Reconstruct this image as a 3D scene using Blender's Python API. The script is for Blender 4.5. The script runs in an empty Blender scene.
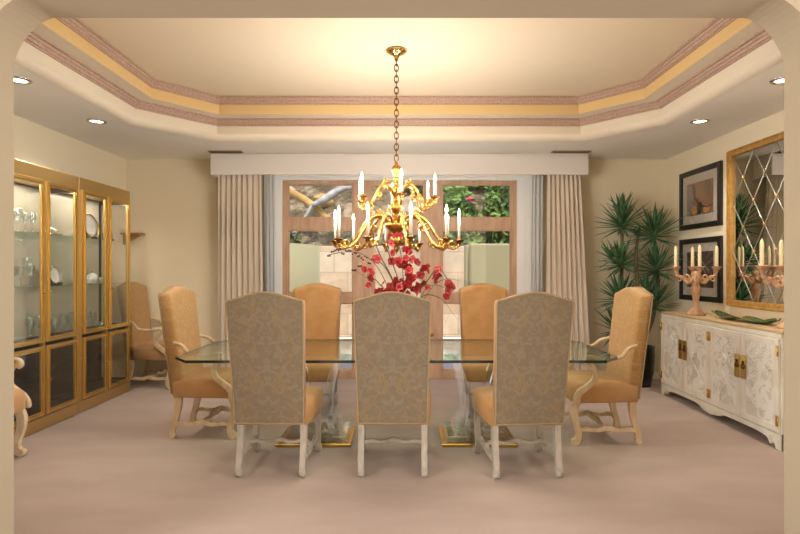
import bpy, bmesh, math, random
from mathutils import Vector, Matrix
random.seed(7)
PI = math.pi
C = bpy.context.scene.collection

# ------------------------------------------------------------ materials
def new_mat(name):
    m = bpy.data.materials.new(name); m.use_nodes = True
    nt = m.node_tree; nt.nodes.clear()
    out = nt.nodes.new('ShaderNodeOutputMaterial')
    return m, nt, out
def N(nt, t, **kw):
    n = nt.nodes.new(t)
    for k, v in kw.items(): setattr(n, k, v)
    return n
def lin(c):
    f = lambda v: v/12.92 if v <= 0.04045 else ((v+0.055)/1.055)**2.4
    return tuple(f(v/255.0) for v in c)
def pbr(name, rgb, rough=.6, metal=0, var=0.0, scale=8, bump=0, bscale=60, rgb2=None, stretch=(1,1,1), spec=.5, sheen=0, detail=4, sub=0, coat=0):
    m, nt, out = new_mat(name)
    b = N(nt, 'ShaderNodeBsdfPrincipled')
    nt.links.new(b.outputs[0], out.inputs[0])
    c = lin(rgb)
    b.inputs['Base Color'].default_value = (*c, 1)
    b.inputs['Roughness'].default_value = rough
    b.inputs['Metallic'].default_value = metal
    b.inputs['Specular IOR Level'].default_value = spec
    b.inputs['Sheen Weight'].default_value = sheen
    b.inputs['Coat Weight'].default_value = coat
    if sub:
        b.inputs['Subsurface Weight'].default_value = sub
        b.inputs['Subsurface Radius'].default_value = (.02,.012,.008)
    if var or rgb2 or bump:
        tc = N(nt, 'ShaderNodeTexCoord'); mp = N(nt, 'ShaderNodeMapping')
        mp.inputs['Scale'].default_value = stretch
        nt.links.new(tc.outputs['Object'], mp.inputs[0])
    if var or rgb2:
        n = N(nt, 'ShaderNodeTexNoise'); n.inputs['Scale'].default_value = scale; n.inputs['Detail'].default_value = detail
        nt.links.new(mp.outputs[0], n.inputs[0])
        r = N(nt, 'ShaderNodeValToRGB')
        if rgb2: c1, c2 = c, lin(rgb2)
        else:
            c1 = tuple(max(0, v*(1-var)) for v in c); c2 = tuple(min(1, v*(1+var)) for v in c)
        r.color_ramp.elements[0].position = .35; r.color_ramp.elements[1].position = .65
        r.color_ramp.elements[0].color = (*c1, 1); r.color_ramp.elements[1].color = (*c2, 1)
        nt.links.new(n.outputs['Fac'], r.inputs[0]); nt.links.new(r.outputs[0], b.inputs['Base Color'])
    if bump:
        n2 = N(nt, 'ShaderNodeTexNoise'); n2.inputs['Scale'].default_value = bscale; n2.inputs['Detail'].default_value = 3
        nt.links.new(mp.outputs[0], n2.inputs[0])
        bp = N(nt, 'ShaderNodeBump'); bp.inputs['Strength'].default_value = bump; bp.inputs['Distance'].default_value = .01
        nt.links.new(n2.outputs['Fac'], bp.inputs['Height']); nt.links.new(bp.outputs[0], b.inputs['Normal'])
    return m
def thin_glass(name, tint=(1,1,1), refl=1.0, ior=1.45, rough=0.0):
    m, nt, out = new_mat(name)
    t = N(nt, 'ShaderNodeBsdfTransparent'); t.inputs[0].default_value = (*tint, 1)
    g = N(nt, 'ShaderNodeBsdfGlossy'); g.inputs['Roughness'].default_value = rough; g.inputs[0].default_value = (refl, refl, refl, 1)
    f0 = ((ior-1)/(ior+1))**2
    lw = N(nt, 'ShaderNodeLayerWeight'); lw.inputs[0].default_value = .5
    pw = N(nt, 'ShaderNodeMath', operation='POWER'); pw.inputs[1].default_value = 5; nt.links.new(lw.outputs['Facing'], pw.inputs[0])
    ma = N(nt, 'ShaderNodeMath', operation='MULTIPLY_ADD'); ma.inputs[1].default_value = 1-f0; ma.inputs[2].default_value = f0; nt.links.new(pw.outputs[0], ma.inputs[0])
    mx = N(nt, 'ShaderNodeMixShader')
    nt.links.new(ma.outputs[0], mx.inputs[0]); nt.links.new(t.outputs[0], mx.inputs[1]); nt.links.new(g.outputs[0], mx.inputs[2])
    nt.links.new(mx.outputs[0], out.inputs[0])
    return m
def solid_glass(name, col=(1,1,1), ior=1.49, rough=0.0):
    m, nt, out = new_mat(name)
    g = N(nt, 'ShaderNodeBsdfGlass'); g.inputs[0].default_value = (*col, 1); g.inputs['IOR'].default_value = ior; g.inputs['Roughness'].default_value = rough
    nt.links.new(g.outputs[0], out.inputs[0]); return m
def emit(name, rgb, s):
    m, nt, out = new_mat(name)
    e = N(nt, 'ShaderNodeEmission'); e.inputs[0].default_value = (*lin(rgb), 1); e.inputs[1].default_value = s
    nt.links.new(e.outputs[0], out.inputs[0]); return m
def damask(name, ground, figure, line, fine=260):
    """woven damask: mirrored scrollwork inside an ogee lattice, with thread grain"""
    m, nt, out = new_mat(name)
    L = nt.links.new
    b = N(nt, 'ShaderNodeBsdfPrincipled'); L(b.outputs[0], out.inputs[0])
    b.inputs['Roughness'].default_value = .85; b.inputs['Sheen Weight'].default_value = .2; b.inputs['Specular IOR Level'].default_value = .2
    tc = N(nt, 'ShaderNodeTexCoord'); sp = N(nt, 'ShaderNodeSeparateXYZ'); L(tc.outputs['Object'], sp.inputs[0])
    def M(op, a, b_=None, c=None):
        n = N(nt, 'ShaderNodeMath', operation=op)
        for i, v in enumerate((a, b_, c)):
            if v is None: continue
            if isinstance(v, (int, float)): n.inputs[i].default_value = v
            else: L(v, n.inputs[i])
        return n.outputs[0]
    ax = M('ABSOLUTE', sp.outputs[0]); z = sp.outputs[2]
    # a little wander in the drawing, mirrored left and right
    cw = N(nt, 'ShaderNodeCombineXYZ'); L(ax, cw.inputs[0]); L(z, cw.inputs[2])
    wn = N(nt, 'ShaderNodeTexNoise'); wn.inputs['Scale'].default_value = 14; wn.inputs['Detail'].default_value = 2; L(cw.outputs[0], wn.inputs[0])
    ws = N(nt, 'ShaderNodeSeparateXYZ'); L(wn.outputs['Color'], ws.inputs[0])
    ax0, z0_ = ax, z
    ax = M('ADD', ax, M('MULTIPLY', M('SUBTRACT', ws.outputs[0], .5), .09)); z = M('ADD', z, M('MULTIPLY', M('SUBTRACT', ws.outputs[1], .5), .09))
    # the ogee line: |x| = .11 + .065*cos(2 pi z/.44)
    co = M('COSINE', M('MULTIPLY', z, 2*PI/.44))
    og = M('ADD', M('MULTIPLY', co, .075), .125)
    d1 = M('ABSOLUTE', M('SUBTRACT', ax, og))
    l1 = M('LESS_THAN', d1, .008)
    # rosettes
    zz = M('SUBTRACT', M('PINGPONG', M('ADD', z, .10), .22), .11)
    xx = M('SUBTRACT', ax, .135)
    rr = M('SQRT', M('ADD', M('MULTIPLY', xx, xx), M('MULTIPLY', zz, zz)))
    ring = M('LESS_THAN', M('ABSOLUTE', M('SUBTRACT', rr, .056)), .007)
    cb = N(nt, 'ShaderNodeCombineXYZ'); L(ax0, cb.inputs[0]); L(z0_, cb.inputs[2])
    no = N(nt, 'ShaderNodeTexNoise'); no.inputs['Scale'].default_value = 17; no.inputs['Detail'].default_value = 2; no.inputs['Distortion'].default_value = 1.6
    L(cb.outputs[0], no.inputs[0])
    nf = M('GREATER_THAN', no.outputs['Fac'], .53)
    lines = M('MAXIMUM', l1, ring)
    th = N(nt, 'ShaderNodeTexNoise'); th.inputs['Scale'].default_value = fine; th.inputs['Detail'].default_value = 1
    mp = N(nt, 'ShaderNodeMapping'); mp.inputs['Scale'].default_value = (1, .3, .25); L(tc.outputs['Object'], mp.inputs[0]); L(mp.outputs[0], th.inputs[0])
    m1 = N(nt, 'ShaderNodeMix', data_type='RGBA'); m1.inputs[6].default_value = (*lin(ground), 1); m1.inputs[7].default_value = (*lin(figure), 1)
    L(M('MULTIPLY', nf, .6), m1.inputs[0])
    m2 = N(nt, 'ShaderNodeMix', data_type='RGBA'); m2.inputs[7].default_value = (*lin(line), 1)
    L(m1.outputs[2], m2.inputs[6]); L(M('MULTIPLY', lines, .5), m2.inputs[0])
    m3 = N(nt, 'ShaderNodeMix', data_type='RGBA', blend_type='MULTIPLY'); m3.inputs[0].default_value = 1
    rp = N(nt, 'ShaderNodeValToRGB'); rp.color_ramp.elements[0].color = (.84,.84,.84,1); rp.color_ramp.elements[1].color = (1.05,1.05,1.05,1)
    rp.color_ramp.elements[0].position = .3; rp.color_ramp.elements[1].position = .7
    L(th.outputs['Fac'], rp.inputs[0]); L(m2.outputs[2], m3.inputs[6]); L(rp.outputs[0], m3.inputs[7]); L(m3.outputs[2], b.inputs['Base Color'])
    bp = N(nt, 'ShaderNodeBump'); bp.inputs['Strength'].default_value = .25; bp.inputs['Distance'].default_value = .003
    L(M('ADD', lines, nf), bp.inputs['Height']); L(bp.outputs[0], b.inputs['Normal'])
    return m
def wood_grain(name, c1, c2, axis_scale=(1,1,1), scale=6, rough=.55):
    return pbr(name, c1, rough=rough, rgb2=c2, scale=scale, stretch=axis_scale, bump=.15, bscale=30, detail=6)

MT = {}
MT['wall'] = pbr('wall_paint', (234,220,190), .9, bump=.08, bscale=90)
MT['wallL'] = MT['wall']
MT['ceil'] = pbr('ceiling_paint', (243,239,232), .95, bump=.06, bscale=70)
MT['ceil_top'] = pbr('tray_ceiling_paint', (226,210,184), .95, bump=.05, bscale=60)
MT['tray_yellow'] = pbr('tray_band_paint', (222,190,132), .9)
MT['tray_face'] = pbr('tray_face_paint', (226,214,192), .95)
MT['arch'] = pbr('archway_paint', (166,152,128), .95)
MT['carpet'] = pbr('carpet', (174,151,136), .98, rgb2=(186,163,148), scale=1.6, stretch=(1,2.2,1), bump=.5, bscale=420, sheen=.3, spec=.1)
MT['crown'] = pbr('pickled_wood', (176,144,124), .6, rgb2=(196,168,150), scale=70, stretch=(1,1,.6), bump=.2, bscale=60, detail=5)
MT['wframe'] = pbr('knotty_window_wood', (192,154,126), .55, rgb2=(212,178,150), scale=5, stretch=(3,3,.5), detail=6)
MT['white_trim'] = pbr('white_trim', (246,247,246), .5)
MT['valance'] = pbr('valance_fabric', (226,218,210), .9, bump=.15, bscale=200)
MT['glass'] = thin_glass('window_glass')
MT['cab_glass'] = thin_glass('cabinet_glass', (.97,.98,.98), ior=1.5)
MT['shelf_glass'] = thin_glass('shelf_glass', (.85,.95,.93), ior=1.5)
MT['crystal'] = thin_glass('crystal', (.86,.88,.87), ior=2.2)
MT['table_glass'] = thin_glass('table_glass', (.84,.93,.89), ior=1.55)
MT['glass_edge'] = pbr('glass_edge', (22,52,46), .12, coat=.5)
MT['acrylic'] = thin_glass('acrylic', (.93,.97,1), ior=2.7, rough=.03)
MT['brass'] = pbr('brass', (226,196,132), .3, 1)
MT['brass_panel'] = pbr('bronze_brass', (222,194,136), .36, 1)
MT['brass_light'] = pbr('polished_brass', (226,190,112), .16, 1)
MT['gold'] = pbr('gilded_brass', (206,162,86), .28, 1, rgb2=(150,106,46), scale=45)
MT['gold_dark'] = pbr('aged_brass', (120,84,36), .35, 1)
MT['giltwood'] = pbr('gilt_wood', (204,160,88), .4, .35, rgb2=(184,136,66), scale=20)
MT['mirror'] = pbr('mirror', (228,230,226), .015, 1)
MT['mirror_dim'] = pbr('bevel_lines', (206,206,200), .3, .6)
MT['cab_lining'] = pbr('cabinet_lining', (216,204,178), .35, coat=.5)
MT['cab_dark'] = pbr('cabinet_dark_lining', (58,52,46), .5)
MT['candle_wax'] = pbr('candle_wax', (238,222,176), .45, sub=.2)
MT['candle_sleeve'] = pbr('candle_sleeve', (236,226,206), .4)
MT['bulb'] = emit('flame_bulb', (255,226,170), 14)
MT['chair_gold'] = pbr('gold_velvet', (172,128,80), .85, rgb2=(182,138,90), scale=9, sheen=.2, spec=.15, bump=.1, bscale=300)
MT['seat_velvet'] = pbr('seat_velvet', (180,136,90), .85, rgb2=(190,146,100), scale=6, sheen=.15, spec=.15)
MT['damask_grey'] = damask('damask_weave', (126,111,90), (137,125,107), (146,119,78))
MT['damask_gold'] = damask('damask_gold', (192,152,98), (202,166,114), (188,148,92))
MT['piping'] = pbr('gimp_piping', (166,140,102), .85)
MT['chairwood'] = pbr('cream_chair_wood', (216,194,160), .5, rgb2=(198,170,132), scale=18, stretch=(1,1,.5))
MT['greywood'] = pbr('whitewashed_wood', (184,174,160), .5, rgb2=(160,150,136), scale=18, stretch=(1,1,.5))
MT['leaf'] = pbr('yucca_leaf', (52,92,60), .42, rgb2=(98,138,92), scale=7)
MT['cane'] = pbr('yucca_cane', (120,98,70), .85, rgb2=(90,72,52), scale=40, bump=.5, bscale=60)
MT['pot'] = pbr('black_pot', (30,26,24), .3, coat=.3)
MT['soil'] = pbr('soil', (52,40,30), .95, bump=.6, bscale=50)
MT['cabinet_white'] = pbr('antique_white', (232,226,210), .5, rgb2=(222,212,194), scale=7)
MT['console_top'] = pbr('console_top_wood', (208,178,134), .5, rgb2=(190,156,112), scale=6, stretch=(4,.6,1))
MT['candelabra'] = pbr('pickled_carved_wood', (206,166,128), .6, rgb2=(178,132,96), scale=22)
MT['black_frame'] = pbr('black_frame', (28,24,22), .3, coat=.3)
MT['matboard'] = pbr('mat_board', (186,174,160), .9)
MT['green_glass'] = pbr('green_art_glass', (28,58,40), .12, rgb2=(96,122,66), scale=6, coat=.6)
MT['drape'] = pbr('drape_fabric', (222,208,190), .9, sheen=.2, bump=.1, bscale=200)
MT['steel'] = pbr('brushed_silver', (200,200,198), .2, 1)
MT['china'] = pbr('china', (232,226,214), .25)
MT['china_rim'] = pbr('china_rim', (150,120,70), .3, .6)
MT['red'] = pbr('orchid_red', (140,16,24), .6, rgb2=(186,42,40), scale=40, sub=.05)
MT['pinkish'] = pbr('orchid_pink', (138,24,46), .6, rgb2=(190,74,72), scale=40)
MT['stem'] = pbr('stem_green', (74,96,58), .6)
MT['branch'] = pbr('branch_brown', (92,66,40), .8)
MT['berry'] = pbr('berry', (60,34,26), .4)
MT['moss'] = pbr('moss_gold', (182,140,66), .9, rgb2=(140,112,50), scale=40)
MT['plank'] = pbr('walnut_bracket', (150,104,58), .5, rgb2=(176,128,76), scale=12)
MT['lamp_lens'] = emit('downlight_lens', (255,238,210), 6)
MT['vent'] = pbr('vent_bronze', (150,130,108), .5)
MT['stucco'] = pbr('stucco', (166,158,122), .95, bump=.3, bscale=40)
MT['flag'] = None
MT['patio'] = pbr('patio_stone', (226,218,206), .9, rgb2=(206,196,182), scale=1.2)
MT['bush'] = pbr('bush_leaf', (52,84,34), .7, rgb2=(120,150,66), scale=3)
MT['bush_dark'] = pbr('scrub_leaf', (70,80,44), .8, rgb2=(110,112,70), scale=3)
MT['bougain'] = pbr('bougainvillea', (204,44,88), .6)
MT['rock'] = pbr('desert_rock', (150,122,90), .95, rgb2=(198,176,148), scale=2.2, bump=1, bscale=6)
MT['rock_ochre'] = pbr('ochre_rock', (160,122,66), .95, rgb2=(196,158,96), scale=3, bump=1, bscale=8)
MT['trunk'] = pbr('pale_trunk', (184,180,172), .9, rgb2=(140,134,124), scale=6)
def hill_mat():
    m, nt, out = new_mat('desert_slope'); L = nt.links.new
    b = N(nt, 'ShaderNodeBsdfPrincipled'); L(b.outputs[0], out.inputs[0]); b.inputs['Roughness'].default_value = .95
    tc = N(nt, 'ShaderNodeTexCoord')
    n = N(nt, 'ShaderNodeTexNoise'); n.inputs['Scale'].default_value = 2.4; n.inputs['Detail'].default_value = 9; n.inputs['Roughness'].default_value = .72
    L(tc.outputs['Object'], n.inputs[0])
    r = N(nt, 'ShaderNodeValToRGB'); cr = r.color_ramp
    cr.elements[0].position = .34; cr.elements[0].color = (*lin((70,62,42)), 1)
    cr.elements[1].position = .68; cr.elements[1].color = (*lin((196,180,154)), 1)
    e = cr.elements.new(.45); e.color = (*lin((98,84,56)), 1)
    e = cr.elements.new(.54); e.color = (*lin((144,120,86)), 1)
    L(n.outputs['Fac'], r.inputs[0]); L(r.outputs[0], b.inputs['Base Color'])
    bp = N(nt, 'ShaderNodeBump'); bp.inputs['Strength'].default_value = 1; bp.inputs['Distance'].default_value = .3
    L(n.outputs['Fac'], bp.inputs['Height']); L(bp.outputs[0], b.inputs['Normal'])
    return m
MT['hill'] = hill_mat()
def flag_mat():
    m, nt, out = new_mat('flagstone'); L = nt.links.new
    b = N(nt, 'ShaderNodeBsdfPrincipled'); L(b.outputs[0], out.inputs[0]); b.inputs['Roughness'].default_value = .9
    tc = N(nt, 'ShaderNodeTexCoord')
    mp = N(nt, 'ShaderNodeMapping'); mp.inputs['Rotation'].default_value = (PI/2, 0, 0); L(tc.outputs['Object'], mp.inputs[0])
    br = N(nt, 'ShaderNodeTexBrick'); br.inputs['Scale'].default_value = 1
    br.inputs['Color1'].default_value = (*lin((198,178,150)), 1); br.inputs['Color2'].default_value = (*lin((182,154,124)), 1)
    br.inputs['Mortar'].default_value = (*lin((168,148,124)), 1); br.inputs['Brick Width'].default_value = .6; br.inputs['Row Height'].default_value = .45; br.inputs['Mortar Size'].default_value = .012
    L(mp.outputs[0], br.inputs[0])
    n = N(nt, 'ShaderNodeTexNoise'); n.inputs['Scale'].default_value = 3.5; n.inputs['Detail'].default_value = 6; L(tc.outputs['Object'], n.inputs[0])
    mx = N(nt, 'ShaderNodeMix', data_type='RGBA', blend_type='OVERLAY'); mx.inputs[0].default_value = .35
    L(br.outputs[0], mx.inputs[6]); L(n.outputs['Fac'], mx.inputs[7]); L(mx.outputs[2], b.inputs['Base Color'])
    return m
MT['flag'] = flag_mat()
def sheer_mat():
    m, nt, out = new_mat('sheer_fabric'); L = nt.links.new
    d = N(nt, 'ShaderNodeBsdfDiffuse'); d.inputs[0].default_value = (*lin((240,240,240)), 1)
    t = N(nt, 'ShaderNodeBsdfTranslucent'); t.inputs[0].default_value = (*lin((240,242,245)), 1)
    tr = N(nt, 'ShaderNodeBsdfTransparent')
    a = N(nt, 'ShaderNodeMixShader'); a.inputs[0].default_value = .5; L(d.outputs[0], a.inputs[1]); L(t.outputs[0], a.inputs[2])
    c = N(nt, 'ShaderNodeMixShader'); c.inputs[0].default_value = .2; L(a.outputs[0], c.inputs[1]); L(tr.outputs[0], c.inputs[2])
    L(c.outputs[0], out.inputs[0]); return m
MT['sheer'] = sheer_mat()
def door_panel_mat():
    m, nt, out = new_mat('carved_panel'); L = nt.links.new
    b = N(nt, 'ShaderNodeBsdfPrincipled'); L(b.outputs[0], out.inputs[0]); b.inputs['Roughness'].default_value = .4
    tc = N(nt, 'ShaderNodeTexCoord')
    n = N(nt, 'ShaderNodeTexNoise'); n.inputs['Scale'].default_value = 9; n.inputs['Detail'].default_value = 3; n.inputs['Distortion'].default_value = 1.2; L(tc.outputs['Object'], n.inputs[0])
    r = N(nt, 'ShaderNodeValToRGB'); cr = r.color_ramp
    cr.elements[0].position = .40; cr.elements[0].color = (*lin((214,205,190)), 1)
    cr.elements[1].position = .50; cr.elements[1].color = (*lin((234,229,218)), 1)
    L(n.outputs['Fac'], r.inputs[0]); L(r.outputs[0], b.inputs['Base Color'])
    return m
MT['panel'] = door_panel_mat()

# ------------------------------------------------------------ mesh builder
class MB:
    def __init__(s): s.bm = bmesh.new(); s.mi = 0
    def _done(s, vs): pass
    def face(s, vs, mi=None):
        try:
            f = s.bm.faces.new(vs); f.material_index = s.mi if mi is None else mi; return f
        except ValueError: return None
    def box(s, c, d, rot=None, bev=0, mi=None):
        b2 = bmesh.new(); bmesh.ops.create_cube(b2, size=1)
        bmesh.ops.scale(b2, vec=d, verts=b2.verts)
        if bev: bmesh.ops.bevel(b2, geom=b2.edges[:], offset=bev, segments=2, affect='EDGES', profile=.5)
        if rot is not None: bmesh.ops.rotate(b2, cent=(0,0,0), matrix=rot, verts=b2.verts)
        bmesh.ops.translate(b2, vec=c, verts=b2.verts)
        s.merge(b2, mi); return s
    def merge(s, b2, mi=None):
        mp = {}
        for v in b2.verts: mp[v] = s.bm.verts.new(v.co)
        for f in b2.faces:
            nf = s.face([mp[v] for v in f.verts], mi)
            if nf: nf.smooth = f.smooth
        b2.free()
    def b(s, x0, x1, y0, y1, z0, z1, bev=0, mi=None):
        return s.box(((x0+x1)/2, (y0+y1)/2, (z0+z1)/2), (x1-x0, y1-y0, z1-z0), None, bev, mi)
    def loft(s, rings, closed=True, caps=True, smooth=True):
        R = [[s.bm.verts.new(p) for p in r] for r in rings]
        n = len(R[0])
        for a, b in zip(R[:-1], R[1:]):
            for i in range(n if closed else n-1):
                f = s.face([a[i], a[(i+1) % n], b[(i+1) % n], b[i]])
                if f: f.smooth = smooth
        if caps:
            f = s.face(R[0][::-1]); g = s.face(R[-1])
        return s
    def tube(s, pts, r, seg=8, caps=True):
        pts = [Vector(p) for p in pts]; n = len(pts)
        rs = r if isinstance(r, (list, tuple)) else [r]*n
        rings = []; up = None
        for i, p in enumerate(pts):
            t = (pts[min(i+1, n-1)]-pts[max(i-1, 0)]).normalized()
            if up is None:
                up = Vector((0,0,1)) if abs(t.z) < .9 else Vector((1,0,0))
            u = (up - t*up.dot(t)).normalized(); w = t.cross(u); up = u
            rings.append([p + (u*math.cos(a)+w*math.sin(a))*rs[i] for a in [2*PI*k/seg for k in range(seg)]])
        s.loft(rings, True, caps); return s
    def lathe(s, prof, c=(0,0,0), seg=20, caps=True):
        rings = [[(c[0]+max(r,1e-4)*math.cos(2*PI*k/seg), c[1]+max(r,1e-4)*math.sin(2*PI*k/seg), c[2]+z) for k in range(seg)] for r, z in prof]
        s.loft(rings, True, caps); return s
    def prism(s, poly, axis, t0, t1, bev=0):
        """extrude polygon (list of (a,b)); axis 'x': (t,a,b), 'y': (a,t,b), 'z': (a,b,t)"""
        f = {'x': lambda a, b, t: (t, a, b), 'y': lambda a, b, t: (a, t, b), 'z': lambda a, b, t: (a, b, t)}[axis]
        b2 = bmesh.new()
        v0 = [b2.verts.new(f(a, b, t0)) for a, b in poly]; v1 = [b2.verts.new(f(a, b, t1)) for a, b in poly]
        n = len(poly)
        b2.faces.new(v0[::-1]); b2.faces.new(v1)
        for i in range(n): b2.faces.new([v0[i], v0[(i+1) % n], v1[(i+1) % n], v1[i]])
        if bev:
            caps_e = [e for e in b2.edges if (e.verts[0] in v0 and e.verts[1] in v0) or (e.verts[0] in v1 and e.verts[1] in v1)]
            bmesh.ops.bevel(b2, geom=caps_e, offset=bev, segments=2, affect='EDGES')
        s.merge(b2); return s
    def sphere(s, c, r, sc=(1,1,1), u=10, v=7):
        b2 = bmesh.new(); bmesh.ops.create_uvsphere(b2, u_segments=u, v_segments=v, radius=r)
        bmesh.ops.scale(b2, vec=sc, verts=b2.verts); bmesh.ops.translate(b2, vec=c, verts=b2.verts)
        for f in b2.faces: f.smooth = True
        s.merge(b2); return s
    def torus(s, c, R, r, rot=None, sc=(1,1,1), su=14, sv=6):
        rings = []
        for i in range(su+1):
            a = 2*PI*i/su; ring = []
            for j in range(sv):
                b = 2*PI*j/sv
                p = Vector(((R+r*math.cos(b))*math.cos(a)*sc[0], (R+r*math.cos(b))*math.sin(a)*sc[1], r*math.sin(b)*sc[2]))
                if rot is not None: p = rot @ p
                ring.append(p+Vector(c))
            rings.append(ring)
        s.loft(rings, True, False); return s
    def build(s, name, mats, parent=None, loc=None, recalc=True, autosmooth=False):
        if recalc: bmesh.ops.recalc_face_normals(s.bm, faces=s.bm.faces[:])
        me = bpy.data.meshes.new(name); s.bm.to_mesh(me); s.bm.free()
        for m in (mats if isinstance(mats, list) else [mats]): me.materials.append(MT[m] if isinstance(m, str) else m)
        o = bpy.data.objects.new(name, me); C.objects.link(o)
        if parent is not None: o.parent = parent
        if loc is not None: o.location = loc
        return o

def cr(pts, n=6):
    """Catmull-Rom through points of any dimension"""
    P = [Vector(p) for p in pts]; out = []
    for i in range(len(P)-1):
        a = P[max(i-1,0)]; b = P[i]; c = P[i+1]; d = P[min(i+2, len(P)-1)]
        for k in range(n):
            t = k/n
            out.append(.5*((2*b)+(c-a)*t+(2*a-5*b+4*c-d)*t*t+(3*b-a-3*c+d)*t**3))
    out.append(P[-1]); return out
def ribbon(pts3, n=5):
    """pts3: (a, b, width) -> smooth 2D outline polygon"""
    S = cr(pts3, n); L = []; R = []
    for i, p in enumerate(S):
        q0 = S[max(i-1,0)]; q1 = S[min(i+1, len(S)-1)]
        t = Vector((q1[0]-q0[0], q1[1]-q0[1])).normalized(); w = p[2]/2
        L.append((p[0]-t.y*w, p[1]+t.x*w)); R.append((p[0]+t.y*w, p[1]-t.x*w))
    return L + R[::-1]
def tag(o, label=None, cat=None, group=None, kind=None):
    if label: o['label'] = label
    if cat: o['category'] = cat
    if group: o['group'] = group
    if kind: o['kind'] = kind
    return o
def thing(name, label, cat, loc=(0,0,0), rz=0, group=None):
    o = bpy.data.objects.new(name, None); C.objects.link(o); o.empty_display_size = .1
    o.location = loc; o.rotation_euler = (0,0,rz)
    return tag(o, label, cat, group)
def struct(mb, name, m):
    o = mb.build(name, m); o['kind'] = 'structure'; return o
def dup(root, loc, rz=None, label=None):
    """a copy of a thing with copies of its parts and sub-parts"""
    r = root.copy(); C.objects.link(r); r.location = loc
    if rz is not None: r.rotation_euler = (0,0,rz)
    if label: r['label'] = label
    for ch in list(root.children):
        c = ch.copy(); C.objects.link(c); c.parent = r
        for g in list(ch.children):
            d = g.copy(); C.objects.link(d); d.parent = c
    return r

def light(name, typ, loc, rot, energy, col=(1,1,1), **kw):
    l = bpy.data.lights.new(name, typ); l.energy = energy; l.color = col
    for k_, v_ in kw.items(): setattr(l, k_, v_)
    o = bpy.data.objects.new(name, l); C.objects.link(o); o.location = loc; o.rotation_euler = rot; return o

# ------------------------------------------------------------ room dimensions
WL, WR, D = -3.55, 3.38, 6.85
Z0, Z1, Z2 = 2.82, 3.05, 3.23
XC, YC = -.045, 4.44
YO0, YO1 = 2.30, 2.50      # the archway wall
YB = -5.0                  # far end of the adjoining room behind the camera

# floor over both rooms
mb = MB(); mb.b(-5.5, 5.5, YB-.1, D+.14, -.1, 0); struct(mb, 'floor', 'carpet')
# side walls, both rooms
mb = MB(); mb.b(WL-.15, WL, YO0, D+.15, 0, Z0+.5); struct(mb, 'wall_left', 'wall')
mb = MB(); mb.b(WR, WR+.15, YO0, D+.15, 0, Z0+.5); struct(mb, 'wall_right', 'wall')
# back wall with window opening
WX0, WX1, WZ1 = -1.66, 1.56, 2.585
mb = MB()
mb.b(WL, WX0, D, D+.15, 0, Z0+.2); mb.b(WX1, WR, D, D+.15, 0, Z0+.2); mb.b(WX0, WX1, D, D+.15, WZ1, Z0+.2)
struct(mb, 'wall_back', 'wall')
# archway wall with clipped, softened corners
cs_ = [(1-math.cos(a)**1.25 if a < PI/2-1e-6 else 1.0, math.sin(a)**1.25) for a in [PI/2*k/12 for k in range(13)]]
arch = [(WL,0), (-1.825,0)]+[(-1.825+.19*u, 2.35+.232*v) for u, v in cs_]+[(1.787-.19*u, 2.35+.232*v) for u, v in cs_[::-1]]+[(1.787,0), (WR,0), (WR,3.3), (WL,3.3)]
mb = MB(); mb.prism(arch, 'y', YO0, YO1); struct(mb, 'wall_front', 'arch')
# adjoining room behind the camera
mb = MB(); mb.b(-5.5, WL, YO0, YO1, 0, 3.3); mb.b(WR, 5.5, YO0, YO1, 0, 3.3); struct(mb, 'wall_front.001', 'wall')
SW0, SW1, SZ0, SZ1 = -4.2, 1.2, .05, 2.5  # side openings added for fill light, kept low so it reaches the ceiling
for nm, x0, x1 in (('wall_left.001', -5.65, -5.5), ('wall_right.001', 5.5, 5.65)):
    mb = MB(); mb.b(x0, x1, YB, SW0, 0, 3.3); mb.b(x0, x1, SW1, YO1, 0, 3.3); mb.b(x0, x1, SW0, SW1, 0, SZ0); mb.b(x0, x1, SW0, SW1, SZ1, 3.3); struct(mb, nm, 'wall')
for nm, x in (('added_window_2', -5.57), ('added_window_3', 5.57)):  # unseen windows, made up to let in the side fill
    mb = MB()
    for k in range(5):
        y = SW0+k*(SW1-SW0)/4; mb.b(x-.04, x+.04, y-.04, y+.04, SZ0, SZ1)
    mb.b(x-.04, x+.04, SW0, SW1, SZ0, SZ0+.07); mb.b(x-.04, x+.04, SW0, SW1, SZ1-.07, SZ1); struct(mb, nm, 'white_trim')
mb = MB(); mb.b(-5.65, 5.65, YB-.1, YO1, 3.3, 3.4); struct(mb, 'ceiling.001', 'ceil')
mb = MB(); mb.b(-5.65, 5.65, YB-.15, YB, 0, 3.4); struct(mb, 'wall_rear', 'wall')

# ---- tray ceiling
def octagon(off):
    """octagon around the tray, pushed outward by off"""
    a, xb, ya, yb = 2.56, 1.99, .76, 1.40; yc, yd = 1.05, 1.62
    P = [(a,-yc),(a,ya),(xb,yb),(-xb,yb),(-a,ya),(-a,-yc),(-xb,-yd),(xb,-yd)]
    n = len(P); out = []
    lines = []
    for i in range(n):
        p, q = Vector(P[i]), Vector(P[(i+1) % n]); t = (q-p).normalized(); nrm = Vector((t.y, -t.x))
        if nrm.dot((p+q)/2) < 0: nrm = -nrm
        lines.append((p+nrm*off, t))
    for i in range(n):
        p1, t1 = lines[i-1]; p2, t2 = lines[i]
        den = t1.x*t2.y-t1.y*t2.x; dlt = p2-p1; s = (dlt.x*t2.y-dlt.y*t2.x)/den
        q = p1+t1*s; out.append((q.x+XC, q.y+YC))
    return out
def ring_at(off, z): return [(x, y, z) for x, y in octagon(off)]
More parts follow.
